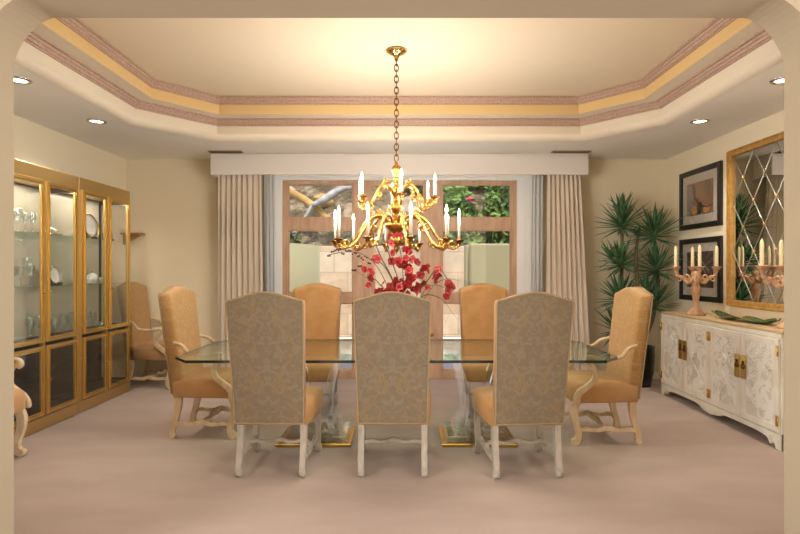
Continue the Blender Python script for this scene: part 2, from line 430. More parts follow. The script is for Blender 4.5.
# soffit with the eight-sided hole and bullnose edge
mb = MB()
outer = [(WR, 3.4), (WR, 5.2), (1.945, D), (-2.035, D), (WL, 5.2), (WL, 3.4), (-2.035, YO1), (1.945, YO1)]
corner = [(WR, D), (WL, D), (WL, YO1), (WR, YO1)]
edge_r = ring_at(.07, Z0)
o8 = [(x, y, Z0) for x, y in outer]
mb.loft([o8, edge_r], True, False, False)
for (i, j, k) in ((1,2,0),(3,4,1),(5,6,2),(7,0,3)): mb.face([mb.bm.verts.new(o8[i]), mb.bm.verts.new((*corner[k], Z0)), mb.bm.verts.new(o8[j])])
struct(mb, 'ceiling', 'ceil')
mb = MB()
r = .07
mb.loft([ring_at(.07-r*math.sin(a), Z0+r-r*math.cos(a)) for a in [PI/2*k/6 for k in range(7)]], True, False, True)
mb.loft([ring_at(0, Z0+.07), ring_at(0, Z1)], True, False, False)
struct(mb, 'ceiling.002', 'tray_face')
mb = MB(); mb.loft([ring_at(0, Z1), ring_at(-.19, Z1)], True, False, False); struct(mb, 'ceiling.006', 'tray_face')
mb = MB(); mb.loft([ring_at(-.19, Z1), ring_at(-.19, Z2)], True, False, False)
struct(mb, 'ceiling.003', 'tray_yellow')
mb = MB(); vs = [mb.bm.verts.new(p) for p in ring_at(-.10, Z2)]; mb.face(vs)
vs = [mb.bm.verts.new(p) for p in ring_at(-.10, Z2+.1)]; mb.face(vs)
struct(mb, 'ceiling.004', 'ceil_top')
# roof slab above so that no daylight leaks in
mb = MB(); mb.b(WL-.15, WR+.15, YO0, D+.15, 3.42, 3.5); mb.b(WL-.15, WR+.15, D, D+.15, Z0+.1, 3.45); struct(mb, 'ceiling.005', 'ceil')
def crown(name, off, ztop, h=.078, proj=.055):
    prof = [(0,-h),(.014,-h),(.014,-h*.84),(.008,-h*.82),(.022,-h*.76),(.030,-h*.56),(.024,-h*.52),(.036,-h*.46),(.042,-h*.26),(.036,-h*.22),(proj,-h*.18),(proj,0)]
    mb = MB(); mb.loft([ring_at(off-o, ztop+z) for o, z in prof]+[ring_at(off, ztop)], True, False, False)
    return struct(mb, name, 'crown')
crown('trim_1', 0.0, Z1+.002)
crown('trim_2', -.19, Z2-.002)
# baseboards
for i, (nm, x0, x1, y0, y1) in enumerate([('baseboard_left', WL, WL+.015, YO1, D), ('baseboard_right', WR-.015, WR, YO1, D), ('baseboard_back', WL+.015, WX0, D-.015, D), ('baseboard_back.001', WX1, WR-.015, D-.015, D)]):
    mb = MB(); mb.b(x0, x1, y0, y1, 0, .11, .003); struct(mb, nm, 'wall')

# ---- window unit in the back wall
FY0, FY1 = D+.02, D+.11
fx0, fx1 = -1.555, 1.465
mb = MB()
# white casing between opening and wood frame
mb.b(WX0, fx0, D-.015, D+.12, 0, WZ1-.031); mb.b(fx1, WX1, D-.015, D+.12, 0, WZ1-.031); mb.b(WX0, WX1, D-.015, D+.12, WZ1-.03, WZ1)
mb.b(WX0-.1, WX0-.001, D-.03, D-.0155, 0, WZ1-.001); mb.b(WX1+.001, WX1+.1, D-.03, D-.0155, 0, WZ1-.001)
mb.b(WX0-.1, WX1+.1, D-.035, D-.0155, WZ1, WZ1+.07)
struct(mb, 'trim_3', 'white_trim')
def px(x, d): return (x-403)/533*d
def pz(y, d): return 1.4-(y-270)/533*d
win = bpy.data.objects.new('window_1', None); C.objects.link(win); win['kind'] = 'structure'
mb = MB()
ft = WZ1-.03
m1a, m1b = px(353,6.9), px(371,6.9); m2a, m2b = px(424,6.9), px(442,6.9)
mb.b(fx0, fx0+.065, FY0, FY1, 0, ft, .004); mb.b(fx1-.065, fx1, FY0, FY1, 0, ft, .004)
mb.b(m1a, m1b, FY0, FY1, 0, ft, .004); mb.b(m2a, m2b, FY0, FY1, 0, ft, .004)
mb.b(fx0+.065, fx1-.065, FY0+.01, FY1-.005, ft-.045, ft, .004)
zt0, zt1 = pz(230,6.9), pz(218,6.9)
mb.b(fx0+.065, fx1-.065, FY0+.01, FY1-.005, zt0, zt1, .004)
for a, b in ((fx0+.065, m1a), (m2b, fx1-.065)):
    mb.b(a, b, FY0+.01, FY1-.005, pz(303,6.9), pz(293,6.9), .004)
mb.b(fx0+.065, fx1-.065, FY0+.01, FY1-.005, 0, .10, .004)
fr = mb.build('window_frame', 'wframe', win)
def sash(name, a, b, z0, z1, w=.014):
    mb = MB()
    mb.b(a, a+w, FY0+.02, FY1-.02, z0, z1); mb.b(b-w, b, FY0+.02, FY1-.02, z0, z1)
    mb.b(a+w, b-w, FY0+.02, FY1-.02, z0, z0+w); mb.b(a+w, b-w, FY0+.02, FY1-.02, z1-w, z1)
    s_ = mb.build(name, 'wframe', win)
    g = MB(); g.b(a+w, b-w, FY0+.042, FY0+.048, z0+w, z1-w); g.build('pane', 'glass', s_)
secs = [(fx0+.065, m1a), (m1b, m2a), (m2b, fx1-.065)]
for k, (a, b) in enumerate(secs):
    sash('sash', a, b, zt1, ft-.045)
    if k == 1: sash('sash', a, b, .10, zt0, .05)
    else:
        sash('sash', a, b, pz(293,6.9), zt0); sash('sash', a, b, .10, pz(303,6.9))

# ---- valance
VX0, VX1, VY = -2.335, 2.25, 6.46
mb = MB()
mb.b(VX0, VX1, VY, VY+.02, 2.555, 2.79, .006); mb.b(VX0, VX0+.02, VY+.02, D-.035, 2.555, 2.79); mb.b(VX1-.02, VX1, VY+.02, D-.035, 2.555, 2.79)
mb.b(VX0, VX1, VY, D-.035, 2.79, 2.812)
v = mb.build('valance', 'valance'); tag(v, 'long pale fabric-covered box valance above the window', 'valance')
for i, (a, b, s) in enumerate(((-2.32,-1.92,'left'), (1.78,2.24,'right'))):
    mb = MB(); mb.b(a, b, 6.33, 6.43, Z0-.012, Z0-.001, .002)
    o = mb.build('ceiling_vent', 'vent'); tag(o, 'bronze slot vent in the ceiling over the %s end of the valance' % s, 'vent', 'ceiling vents')
    sl = MB()
    for k in range(3): sl.b(a+.015, b-.015, 6.345+k*.027, 6.36+k*.027, Z0-.018, Z0-.0121)
    sl.build('slat', 'gold_dark', o)
# ---- curtains
def pleats(name, x0t, x1t, x0b, x1b, y, nf, amp, z0, z1, m, label, cat, group, th=.006):
    n = nf*10; rows = 14; mb = MB(); front = []; back = []
    rnd = random.Random(nf)
    ph = [rnd.uniform(-.5,.5) for _ in range(nf+1)]
    for j in range(rows+1):
        t = j/rows; z = z1+(z0-z1)*t; xa = x0t+(x0b-x0t)*t; xb = x1t+(x1b-x1t)*t
        fr_, bk = [], []
        for i in range(n+1):
            s_ = i/n; k = s_*nf
            w = math.sin(2*PI*k + ph[int(min(k, nf))]*.6*t)
            yy = y + amp*(.55+.45*min(1, t*3))*w + .01*math.sin(7*s_+3*t)
            xx = xa+(xb-xa)*s_ + .012*math.sin(2*PI*k*2)*(.4+t*.6)
            fr_.append((xx, yy, z)); bk.append((xx, yy+th, z))
        front.append(fr_); back.append(bk)
    mb.loft(front, False, False); mb.loft(back, False, False)
    o = mb.build(name, m, recalc=False); tag(o, label, cat, group); return o
CZ0, CZ1 = .01, 2.70
pleats('curtain', -2.29, -1.76, -2.29, -1.72, 6.60, 8, .035, CZ0, CZ1, 'drape', 'beige pleated drape hanging at the left of the window', 'curtain', 'drapes')
pleats('curtain', 1.78, 2.20, 1.76, 2.34, 6.60, 8, .035, CZ0, CZ1, 'drape', 'taupe pleated drape hanging at the right of the window beside the yucca', 'curtain', 'drapes')
pleats('sheer_curtain', -1.74, -1.61, -1.72, -1.58, 6.67, 3, .03, CZ0, CZ1, 'sheer', 'white sheer panel beside the left beige drape', 'curtain', 'sheers', .001)
pleats('sheer_curtain', 1.62, 1.76, 1.59, 1.74, 6.67, 3, .03, CZ0, CZ1, 'sheer', 'white sheer panel beside the right taupe drape', 'curtain', 'sheers', .001)

# ---- recessed downlights
dl = None
for x, y, lb in ((-2.92,5.08,'recessed ceiling light above the left display cabinets, nearer the window'), (-2.87,3.98,'recessed ceiling light at the left edge, nearest the archway'),
                 (2.83,5.08,'recessed ceiling light at right, nearer the framed pictures'), (2.84,3.98,'recessed ceiling light at the right edge, nearest the archway')):
    if dl is None:
        t = thing('recessed_light', lb, 'ceiling light', (x,y,Z0), 0, 'recessed ceiling lights')
        mb = MB(); mb.lathe([(.085,0),(.085,-.006),(.062,-.010),(.058,-.001)], seg=24, caps=False); mb.build('trim_ring', 'steel', t)
        mb = MB(); mb.lathe([(.058,-.003),(.001,-.004)], seg=24, caps=False); mb.build('lens', 'lamp_lens', t)
        dl = t
    else: dup(dl, (x,y,Z0), 0, lb)

# ------------------------------------------------------------ chairs
def arch_outline(wb, wt, z0, z1, rise, n=14):
    """panel outline (x,z): bottom width wb, top width wt, shoulders at z1-rise and a soft camel arch"""
    zs = z1-rise
    P = [(-wb/2, z0), (wb/2, z0), (wt/2, zs-.02), (wt/2-.006, zs)]
    for k in range(1, n):
        a = k/n; x = wt/2*(1-2*a)*.985
        z = zs + rise*(.5-.5*math.cos(2*PI*a))**.72 if 0 < a < 1 else zs
        P.append((x, z))
    P += [(-wt/2+.006, zs), (-wt/2, zs-.02)]
    return P
def make_chair(label, arms, wood, backmat, frontmat, loc, rz, group):
    t = thing('armchair' if arms else 'dining_chair', label, 'chair', loc, rz, group)
    lean = .155 if not arms else .12; yb0 = -.205 if not arms else -.165
    Zb = .375; W = .485 if not arms else .52
    out = arch_outline(W-.03, W+.01, Zb, 1.255, .055)
    def ring(inset, ty):
        r_ = []
        for x, z in out:
            xx = x*(1-inset/(W/2)); zz = z + (inset if z < Zb+.01 else -inset*(1 if z > 1.1 else 0))
            r_.append((xx, yb0-lean*max(0, (zz-Zb))-ty, zz))
        return r_
    mb = MB(); mb.loft([ring(.03, -.014), ring(.012, -.006), ring(0, .008), ring(0, .088)], True, True, True); mb.build('backrest', frontmat, t)
    mb = MB(); mb.loft([ring(.0, .088), ring(.001, .094), ring(.008, .100)], True, True, False); mb.build('back_panel', backmat, t)
    # piping round the back panel
    rp = ring(-.002, .092); mb = MB(); mb.tube(rp+[rp[0]], .0055, 6, False); mb.build('piping', 'piping', t)
    # seat
    so = [(-.25,-.245), (.25,-.245), (.285,.22), (.27,.27), (.22,.285), (-.22,.285), (-.27,.27), (-.285,.22)]
    def sr(k, z): return [(x*k, (y-.02)*k+.02, z) for x, y in so]
    mb = MB(); mb.loft([sr(.985,.345), sr(1,.355), sr(1.0,.455), sr(.975,.485), (sr(.90,.505)), sr(.6,.522), sr(.2,.526)], True, True, True)
    mb.build('seat', 'seat_velvet' if arms else frontmat, t)
    # legs: S curved in the side plane
    fl = ribbon([(.235,.36,.06), (.262,.30,.062), (.262,.22,.052), (.235,.13,.042), (.225,.08,.042), (.245,.035,.05), (.268,.012,.05)], 5)
    rl = ribbon([(-.215,.36,.055), (-.212,.28,.056), (-.228,.18,.046), (-.25,.10,.042), (-.262,.06,.044), (-.25,.02,.05)], 5)
    def clampz(P): return [(a, max(0.0, b)) for a, b in P]
    sw = .04
    for sx in (-1, 1):
        x = sx*.24; mb = MB(); mb.prism(clampz(fl), 'x', x-sw/2, x+sw/2, .006)
        mb.tube([(x-.024,.262,.028),(x+.024,.262,.028)], .027, 14); mb.build('leg', wood, t)
        x = sx*.215; mb = MB(); mb.prism(clampz(rl), 'x', x-sw/2, x+sw/2, .006)
        mb.tube([(x-.022,-.262,.026),(x+.022,-.262,.026)], .025, 14); mb.build('leg', wood, t)
    # side stretchers, wavy
    wav = lambda a0, a1, z, w_=.034: ribbon([(a0+(a1-a0)*k/8, z+(0,.012,.004,.006,.024,.006,.004,.012,0)[k], w_*(1,1,.8,1,1.15,1,.8,1,1)[k]) for k in range(9)], 4)
    for sx in (-1, 1):
        mb = MB(); x = sx*.228; mb.prism(wav(-.245,.235,.115), 'x', x-.014, x+.014, .004); mb.build('side_stretcher', wood, t)
    mb = MB(); mb.prism(wav(-.215,.215,.125 if arms else .155, .034 if arms else .022), 'y', -.02, .008, .004); mb.build('cross_stretcher', wood, t)
    if arms:
        for sx in (-1, 1):
            mb = MB(); x0 = sx*.268
            top = cr([(sx*.25,-.235,.80), (sx*.285,-.15,.775), (sx*.315,-.08,.715), (sx*.315,.05,.70), (sx*.31,.15,.715), (sx*.305,.20,.705), (sx*.303,.215,.675), (sx*.303,.19,.655)], 5)
            rr = [.024]*len(top)
            for i in range(len(rr)):
                f = i/(len(rr)-1); rr[i] = .013+.005*math.sin(f*PI)+(.003 if f > .6 else 0)
            mb.tube(top, rr, 10)
            mb.tube([(sx*.303-.020,.194,.680),(sx*.303+.020,.194,.680)], .022, 12)
            mb.build('arm', wood, t)
            mb = MB()
            sup = ribbon([(.165,.675,.038), (.115,.60,.036), (.125,.53,.04), (.19,.47,.042), (.250,.42,.046), (.262,.35,.05)], 6)
            mb.prism(sup, 'x', sx*.296-.018, sx*.296+.018, .006)
            mb.build('arm_support', wood, t)
    return t
# three side chairs nearest the camera (facing the table, away from the camera)
f1 = make_chair('upholstered side chair with greyish damask back, leftmost of the three with backs to the viewer', False, 'greywood', 'damask_grey', 'chair_gold', (-.895,3.87,0), 0, 'side chairs at the table')
dup(f1, (-.07,3.87,0), 0, 'upholstered side chair with damask back, middle of the three with backs to the viewer')
dup(f1, (.825,3.85,0), .06, 'upholstered side chair with damask back, rightmost of the three with backs to the viewer')
dup(f1, (-.915,5.30,0), PI, 'side chair facing the viewer across the table, at left in front of the window')
dup(f1, (.855,5.30,0), PI, 'side chair facing the viewer across the table, at right in front of the window')
a1 = make_chair('gold upholstered armchair with cream scrolled arms at the left end of the glass table', True, 'chairwood', 'damask_gold', 'damask_gold', (-1.66,4.66,0), -PI/2, 'armchairs')
dup(a1, (1.63,4.50,0), PI/2, 'gold upholstered armchair with cream scrolled arms at the right end of the glass table')
dup(a1, (-2.99,6.50,0), -PI/2, 'gold armchair in the back left corner beyond the brass display cabinets')
dup(a1, (-3.13,3.77,0), -PI/2, 'armchair partly hidden by the left archway post, before the display cabinets')

# ------------------------------------------------------------ dining table
tb = thing('dining_table', 'long glass dining table with clipped corners on clear acrylic and brass pedestals', 'table', (-.05, 4.44, 0))
L2, W2, cl = 1.665, .595, .17
po = [(L2,-W2+cl*1.0),(L2,W2-cl),(L2-cl*.85,W2),(-L2+cl*.85,W2),(-L2,W2-cl),(-L2,-W2+cl),(-L2+cl*.85,-W2),(L2-cl*.85,-W2)]
mb = MB()
z0, z1 = .728, .748
top = [mb.bm.verts.new((x,y,z1)) for x,y in po]; bot = [mb.bm.verts.new((x,y,z0)) for x,y in po]
mb.face(top, 0); mb.face(bot[::-1], 0)
for i in range(8): mb.face([bot[i], bot[(i+1)%8], top[(i+1)%8], top[i]], 1)
mb.build('glass_top', ['table_glass','glass_edge'], tb)
for px_ in (-.66, .66):
    mb = MB(); mb.b(px_-.30, px_+.30, -.24, .24, .001, .03, .006); pb = mb.build('plinth', 'brass_light', tb)
    mb = MB(); mb.b(px_-.26, px_+.26, -.21, .21, .031, .08, .008); mb.b(px_-.20, px_+.20, -.165, .165, .0805, .12, .006); mb.build('acrylic_step', 'acrylic', tb)
    for sx in (-1,1):
        for sy in (-1,1):
            mb = MB()
            pr = ribbon([(sx*.25,.726,.045), (sx*.18,.64,.06), (sx*.13,.50,.065), (sx*.11,.34,.065), (sx*.12,.22,.065), (sx*.15,.122,.07)], 5)
            mb.prism([(a+px_, min(.727, max(.121, b))) for a, b in pr], 'y', sy*.13-.03, sy*.13+.03, .004)
            mb.build('acrylic_leg', 'acrylic', tb)

# ------------------------------------------------------------ chandelier
ch = thing('chandelier', 'gilded brass two-tier chandelier with candle lamps hanging over the table', 'chandelier', (-.055, YC, 0))
mb = MB(); mb.lathe([(.001,Z2-.002),(.085,Z2-.004),(.088,Z2-.012),(.06,Z2-.03),(.03,Z2-.045),(.018,Z2-.06),(.014,Z2-.085),(.001,Z2-.09)], seg=24, caps=False); mb.build('canopy', 'brass_light', ch)
mb = MB(); z = Z2-.10; k = 0
while z > 2.30:
    mb.torus((0,0,z), .017, .0042, Matrix.Rotation(PI/2, 3, 'X') if k % 2 else Matrix.Rotation(PI/2, 3, 'Z') @ Matrix.Rotation(PI/2, 3, 'X'), (1,1.75,1)); z -= .047; k += 1
mb.build('chain', 'gold_dark', ch)
mb = MB()
mb.lathe([(.001,2.30),(.018,2.295),(.012,2.28),(.034,2.262),(.040,2.235),(.030,2.20),(.020,2.175),(.026,2.165),(.03,2.15),(.018,2.13),(.016,2.10),(.05,2.085),(.058,2.06),(.052,2.035),(.022,2.01),(.018,1.985),
          (.04,1.965),(.056,1.935),(.05,1.90),(.024,1.875),(.018,1.85),(.045,1.835),(.085,1.80),(.092,1.765),(.07,1.735),(.03,1.71),(.024,1.69),(.05,1.67),(.058,1.64),(.04,1.61),(.018,1.595),(.024,1.58),(.018,1.56),(.006,1.545),(.001,1.53)], seg=20, caps=False)
mb.build('stem', 'gold', ch)
def make_arm(r_out, prof, zc, zcandle, zs):
    mb = MB(); pts = cr([(r_, 0, z_) for r_, z_ in prof], 6); n = len(pts)
    mb.tube(pts, [.0135-.006*i/(n-1)+.002*math.sin(i*.9) for i in range(n)], 8)
    # acanthus curls
    q = pts[int(n*.35)]; mb.torus((q[0], 0, q[2]-.035), .026, .008, Matrix.Rotation(PI/2,3,'X'))
    q = pts[int(n*.72)]; mb.torus((q[0], 0, q[2]+.034), .026, .008, Matrix.Rotation(PI/2,3,'X'))
    q = pts[int(n*.55)]; mb.torus((q[0]+.012, 0, q[2]-.04), .022, .006, Matrix.Rotation(PI/2,3,'X'))
    q = pts[int(n*.2)]; mb.torus((q[0], 0, q[2]+.03), .018, .006, Matrix.Rotation(PI/2,3,'X'))
    for q_ in pts[3:-3:2]:
        mb.sphere((q_[0], 0, q_[2]+.012), .006, (1.5,.7,1), 6, 5)
    for f_, s_ in ((.2,.013), (.62,.013), (.88,.013)):
        q = pts[int(n*f_)]; mb.sphere((q[0],0,q[2]), s_, (1.2,.9,1.1), 8, 6)
    arm = mb.build('arm', 'gold', ch)
    mb = MB(); mb.lathe([(.006,-.035),(.018,-.022),(.014,-.012),(.038,0),(.04,.004),(.016,.008),(.015,.02)], (r_out,0,zc), 16); mb.build('drip_pan', 'gold_dark', arm)
    mb = MB(); mb.lathe([(.0115,0),(.0115,zcandle-zc-.02)], (r_out,0,zc+.02), 12); mb.build('candle_sleeve', 'candle_sleeve', arm)
    mb = MB(); mb.lathe([(.006,0),(.0115,.014),(.0125,.024),(.009,.042),(.003,.06),(.0005,.068)], (r_out,0,zcandle), 12); mb.build('flame_bulb', 'bulb', arm)
    return arm
def ring_arms(arm, angs):
    for k, a in enumerate(angs):
        if k == 0: arm.rotation_euler = (0,0,a); continue
        c = arm.copy(); C.objects.link(c); c.rotation_euler = (0,0,a)
        for g in arm.children:
            d = g.copy(); C.objects.link(d); d.parent = c
lo = make_arm(.52, [(.06,1.77),(.12,1.835),(.20,1.84),(.27,1.78),(.33,1.68),(.40,1.60),(.47,1.575),(.515,1.60),(.52,1.625)], 1.64, 1.84, 0)
ring_arms(lo, [-PI/2+math.radians(-23.5+36*k) for k in range(10)])
up = make_arm(.34, [(.04,2.05),(.09,2.10),(.15,2.09),(.20,2.02),(.25,1.94),(.30,1.92),(.335,1.945),(.34,1.97)], 1.985, 2.115, 0)
ring_arms(up, [-PI/2+math.radians(7+60*k) for k in range(6)])

# ------------------------------------------------------------ flower centrepiece
fc = thing('orchid_arrangement', 'red orchids with berry twigs and grass blades in a low bowl on the table', 'flowers', (-.02, 4.44, .7485))
mb = MB(); mb.lathe([(.05,0),(.10,.006),(.15,.05),(.155,.09),(.145,.092),(.13,.05),(.04,.012)], seg=24); mb.build('bowl', 'china_rim', fc)
mb = MB()
rnd = random.Random(3)
for k in range(60):
    a = rnd.uniform(0,2*PI); r_ = rnd.uniform(0,.2); mb.sphere((r_*math.cos(a)+.08*rnd.random(), r_*math.sin(a)*.7, .10+.05*rnd.random()), rnd.uniform(.018,.032), (1.3,1,.7), 6, 5)
o = mb.build('moss', 'moss', fc); o['kind'] = 'stuff'
def P(xp, yp, dy=0): # pixel -> offset from bowl foot at about the table's centre depth
    d = 4.44+dy; return ((xp-403)/533*d+.02, dy, 1.4-(yp-270)/533*d-.7485)
def bloom_mesh():
    mb = MB()
    for k in range(5):
        a = 2*PI*k/5+.3; w = .034 if k % 2 else .044; l = .044
        c_, s_ = math.cos(a), math.sin(a)
        row = []
        for (t, ww, h) in ((0.004,.004,0), (.35*l,w*.8,.006), (.7*l,w,.010), (l,.006,.004)):
            row.append([(c_*t - s_*ww*q, s_*t + c_*ww*q, h+(-.004 if q == 0 else 0)) for q in (-.5,0,.5)])
        R = [[mb.bm.verts.new(p) for p in r_] for r_ in row]
        for r0, r1 in zip(R[:-1], R[1:]):
            for i in range(2):
                f = mb.face([r0[i], r0[i+1], r1[i+1], r1[i]]); f.smooth = True
        back = [[mb.bm.verts.new((p[0],p[1],p[2]-.002)) for p in r_] for r_ in row]
        for r0, r1 in zip(back[:-1], back[1:]):
            for i in range(2):
                f = mb.face([r0[i], r1[i], r1[i+1], r0[i+1]]); f.smooth = True
    mb.sphere((0,0,.008), .009, (1,1,1.2), 8, 6)
    return mb
b1 = bloom_mesh().build('orchid_bloom', 'red', fc); b2_ = bloom_mesh().build('orchid_bloom', 'pinkish', fc)
clusters = [(397,240,3,9),(402,250,3,9),(409,250,2,6),(396,257,3,8),(403,262,4,9),(412,263,4,9),(405,272,5,11),(414,276,4,10),(400,282,3,8),(413,285,4,10),(376,276,0,0),
            (369,273,4,8),(374,281,3,8),(382,290,6,13),(391,284,3,8),(396,290,3,7),(405,286,2,7),(426,270,3,6),(423,284,2,7),(437,270,4,8),(439,278,4,8),(448,285,3,6),(445,293,2,6),(412,293,3,8),(420,291,2,7),(386,296,3,10)]
cnt = 0
for cx, cy, n, sp in clusters:
    for k in range(n):
        src = b1 if rnd.random() < .68 else b2_
        o = src if cnt in () else src.copy()
        if o.name not in C.objects: C.objects.link(o)
        dy = rnd.uniform(-.09,.07)
        o.location = P(cx+rnd.uniform(-sp,sp)*.7, cy+rnd.uniform(-sp,sp)*.55, dy)
        o.rotation_euler = (PI/2+rnd.uniform(-.8,.8), rnd.uniform(-.8,.8), rnd.uniform(-1.2,1.2)); o.parent = fc
        s_ = rnd.uniform(.62,.95); o.scale = (s_,s_,s_); cnt += 1
b1.location = P(397,237,-.04); b1.rotation_euler = (PI/2,0,.2)
b2_.location = P(377,259,-.03); b2_.rotation_euler = (PI/2,.2,-.2)
def stem(pts, r=.004, name='stem', m='stem'):
    mb = MB(); mb.tube(cr([P(*p) for p in pts], 6), r, 6); return mb.build(name, m, fc)
stem([(403,346,0),(404,300,-.02),(402,262,-.02),(398,240,-.03)])
stem([(403,346,0),(399,300,0),(388,272,0),(378,260,0)])
stem([(405,346,0),(415,300,0),(428,280,0),(438,268,0),(448,280,-.02)])
stem([(400,346,0),(390,300,0),(378,282,0),(367,275,0)])
stem([(402,346,.02),(396,290,.03),(380,255,.03),(374,238,.02),(372,228,.02)], .005, 'twig', 'branch')
stem([(402,346,.04),(400,290,.05),(392,262,.03),(384,240,.04),(386,226,.04)], .004, 'twig', 'branch')
mb = MB(); mb.tube(cr([P(400,346,.03),P(392,300,.03),(P(378,268,0)),P(362,254,0),P(345,252,0),P(328,255,0)], 6), .003, 6)
tw = mb.build('twig', 'branch', fc)
mb = MB()
for k in range(26):
    f = k/25; x_ = 328+f*44; y_ = 253.5-4*math.sin(f*PI)+rnd.uniform(-3,3)+f*f*9; mb.sphere(P(x_, y_, rnd.uniform(-.03,.03)), .009, (1,1,1), 6, 5)
bo = mb.build('berry_cluster', 'berry', fc)
def blade(pts, w=.012, m='stem'):
    S = cr([P(*p) for p in pts], 5); mb = MB(); A = []; B = []
    for i, p in enumerate(S):
        f = i/(len(S)-1); ww = w*(1-f*.85)*(.5+min(1,f*4)*.5)
        A.append(p+Vector((0,-.003,ww/2))); B.append(p+Vector((0,.003,-ww/2)))
    mb.loft([[a, (a+b)/2+Vector((0,-.004,0)), b, (a+b)/2+Vector((0,.004,0))] for a, b in zip(A, B)], True, True); return mb.build('grass_blade', m, fc)
blade([(405,335,0),(420,298,-.03),(440,298,-.05),(452,312,-.08),(458,320,-.1)])
blade([(405,335,0),(425,290,0),(445,288,-.03),(452,305,-.05),(441,333,-.08)])
blade([(403,335,0),(430,290,.02),(446,279,.02),(460,281,.02)])
blade([(398,335,0),(385,300,-.05),(362,298,-.12),(347,308,-.15)], .02, 'moss')
blade([(403,335,0),(399,295,0),(398,262,0)], .012)
blade([(403,335,0),(409,295,0),(412,262,0)], .012)
for p in ((354,270),(360,266)):
    mb = MB(); mb.sphere(P(p[0],p[1],.0), .012, (2.0,.4,.9), 8, 5); mb.tube([P(p[0],p[1],0), P(384,288,.0)], .0015, 4); mb.build('seed_pod', 'berry', fc)

# ------------------------------------------------------------ display cabinets
CF = -3.16; CB = WL+.02
def make_cabinet(label, y0, y1):
    """y0 near the camera, y1 far; origin at front centre of the base"""
    t = thing('display_cabinet', label, 'cabinet', (CF, (y0+y1)/2, 0), 0, 'brass display cabinets')
    h = (y1-y0)/2; bx = CB-CF; H = 2.31
    mb = MB(); mb.b(bx, -.004, -h, h, 0, .11, .004); mb.build('plinth', 'brass_panel', t)
    mb = MB(); mb.b(bx, 0, -h, h, 2.19, H, .006); mb.build('cornice', 'brass_panel', t)
    mb = MB(); mb.b(bx, bx+.015, -h, h, .11, 2.19); 
    for e in (-h, h-.012):
        mb.b(bx+.015, bx+.04, e, e+.012, .11, 2.19); mb.b(bx+.04, -.03, e, e+.012, .11, .16); mb.b(bx+.04, -.03, e, e+.012, .71, .79); mb.b(bx+.04, -.03, e, e+.012, 2.15, 2.19)
    mb.b(bx+.0155, bx+.02, -h+.018, h-.018, .135, .73); mb.b(bx+.015,-.03,-h+.018,h-.018,.735,.76)
    mb.b(bx+.015,-.03,-h+.018,h-.018,.111,.13)
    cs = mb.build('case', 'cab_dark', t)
    for e in (-h+.003, h-.009):
        mb = MB(); mb.b(bx+.0405, -.031, e, e+.006, .7905, 2.1495); mb.b(bx+.0405, -.031, e, e+.006, .1605, .7095); mb.build('side_pane', 'cab_glass', t)
    mb = MB(); mb.b(bx+.0155, bx+.019, -h+.018, h-.018, .765, 2.185); mb.build('back_lining', 'cab_lining', t)
    light('cabinet_fill', 'AREA', (CF-.17, (y0+y1)/2, 2.18), (0,0,0), 3.5, (1,.9,.78), shape='RECTANGLE', size=.12, size_y=.8)  # area light added to brighten the cabinet interior
    # stiles of the face
    for yy, w in ((-h+.02,.04), (h-.02,.04), (0,.03)):
        mb = MB(); mb.b(-.03, 0, yy-w/2, yy+w/2, .111, 2.189, .003)
        for q in (-.25,.25): mb.b(0.0005, .006, yy+q*w-.003, yy+q*w+.003, .115, 2.185)
        mb.build('stile', 'brass_panel', t)
    for z in (1.255, 1.725):
        mb = MB(); mb.b(bx+.02, -.04, -h+.02, h-.02, z-.008, z); mb.build('shelf', 'shelf_glass', t)
    mb = MB(); mb.b(bx+.02, -.04, -h+.02, h-.02, .42, .428); mb.build('shelf', 'shelf_glass', t)
    def door(name, ya, yb, z0, z1, knob):
        w = .042; mb = MB()
        for a, b, c, d in ((ya, ya+w, z0, z1), (yb-w, yb, z0, z1), (ya+w, yb-w, z0, z0+w), (ya+w, yb-w, z1-w, z1)):
            mb.b(.001, .018, a, b, c, d, .003)
        o = mb.build(name, 'brass', t)
        mb = MB(); i = w+.0005; e = .009
        for a, b, c, d in ((ya+i-e*2, ya+i-e, z0+i-e*2, z1-i+e*2), (yb-i+e, yb-i+e*2, z0+i-e*2, z1-i+e*2), (ya+i-e, yb-i+e, z0+i-e*2, z0+i-e), (ya+i-e, yb-i+e, z1-i+e, z1-i+e*2)):
            mb.b(.018, .026, a, b, c, d, .002)
        mb.build('bead', 'brass_light', o)
        mb = MB(); mb.b(.006, .010, ya+w, yb-w, z0+w, z1-w); mb.build('glass_pane', 'cab_glass', o)
        mb = MB(); mb.sphere((.034, knob, (z0+z1)/2 if z1 < 1 else 1.2), .009); mb.tube([(.018,knob,(z0+z1)/2 if z1 < 1 else 1.2),(.03,knob,(z0+z1)/2 if z1 < 1 else 1.2)], .004, 6); mb.build('knob', 'brass_light', o)
    for ya, yb, kn in ((-h+.042, -.017, -.04), (.017, h-.042, .04)):
        door('upper_door', ya, yb, .765, 2.185, kn); door('lower_door', ya, yb, .125, .735, kn)
    return t
make_cabinet('tall brass and glass display cabinet nearer the archway, cut off by the left post', 4.19, 5.19)
make_cabinet('tall brass and glass display cabinet farther back, next to the corner armchair', 5.20, 6.17)
# wall bracket
mb = MB()
mb.b(WL+.001, WL+.24, D-.16, D-.0155+.015, 1.845, 1.87, .004)
mb.prism([(WL+.001,1.845),(WL+.20,1.845),(WL+.13,1.80),(WL+.05,1.77),(WL+.001,1.72)], 'y', D-.10, D-.02, .004)
o = mb.build('wall_bracket', 'plank'); tag(o, 'small brown wooden bracket shelf on the wall in the back left corner', 'shelf')

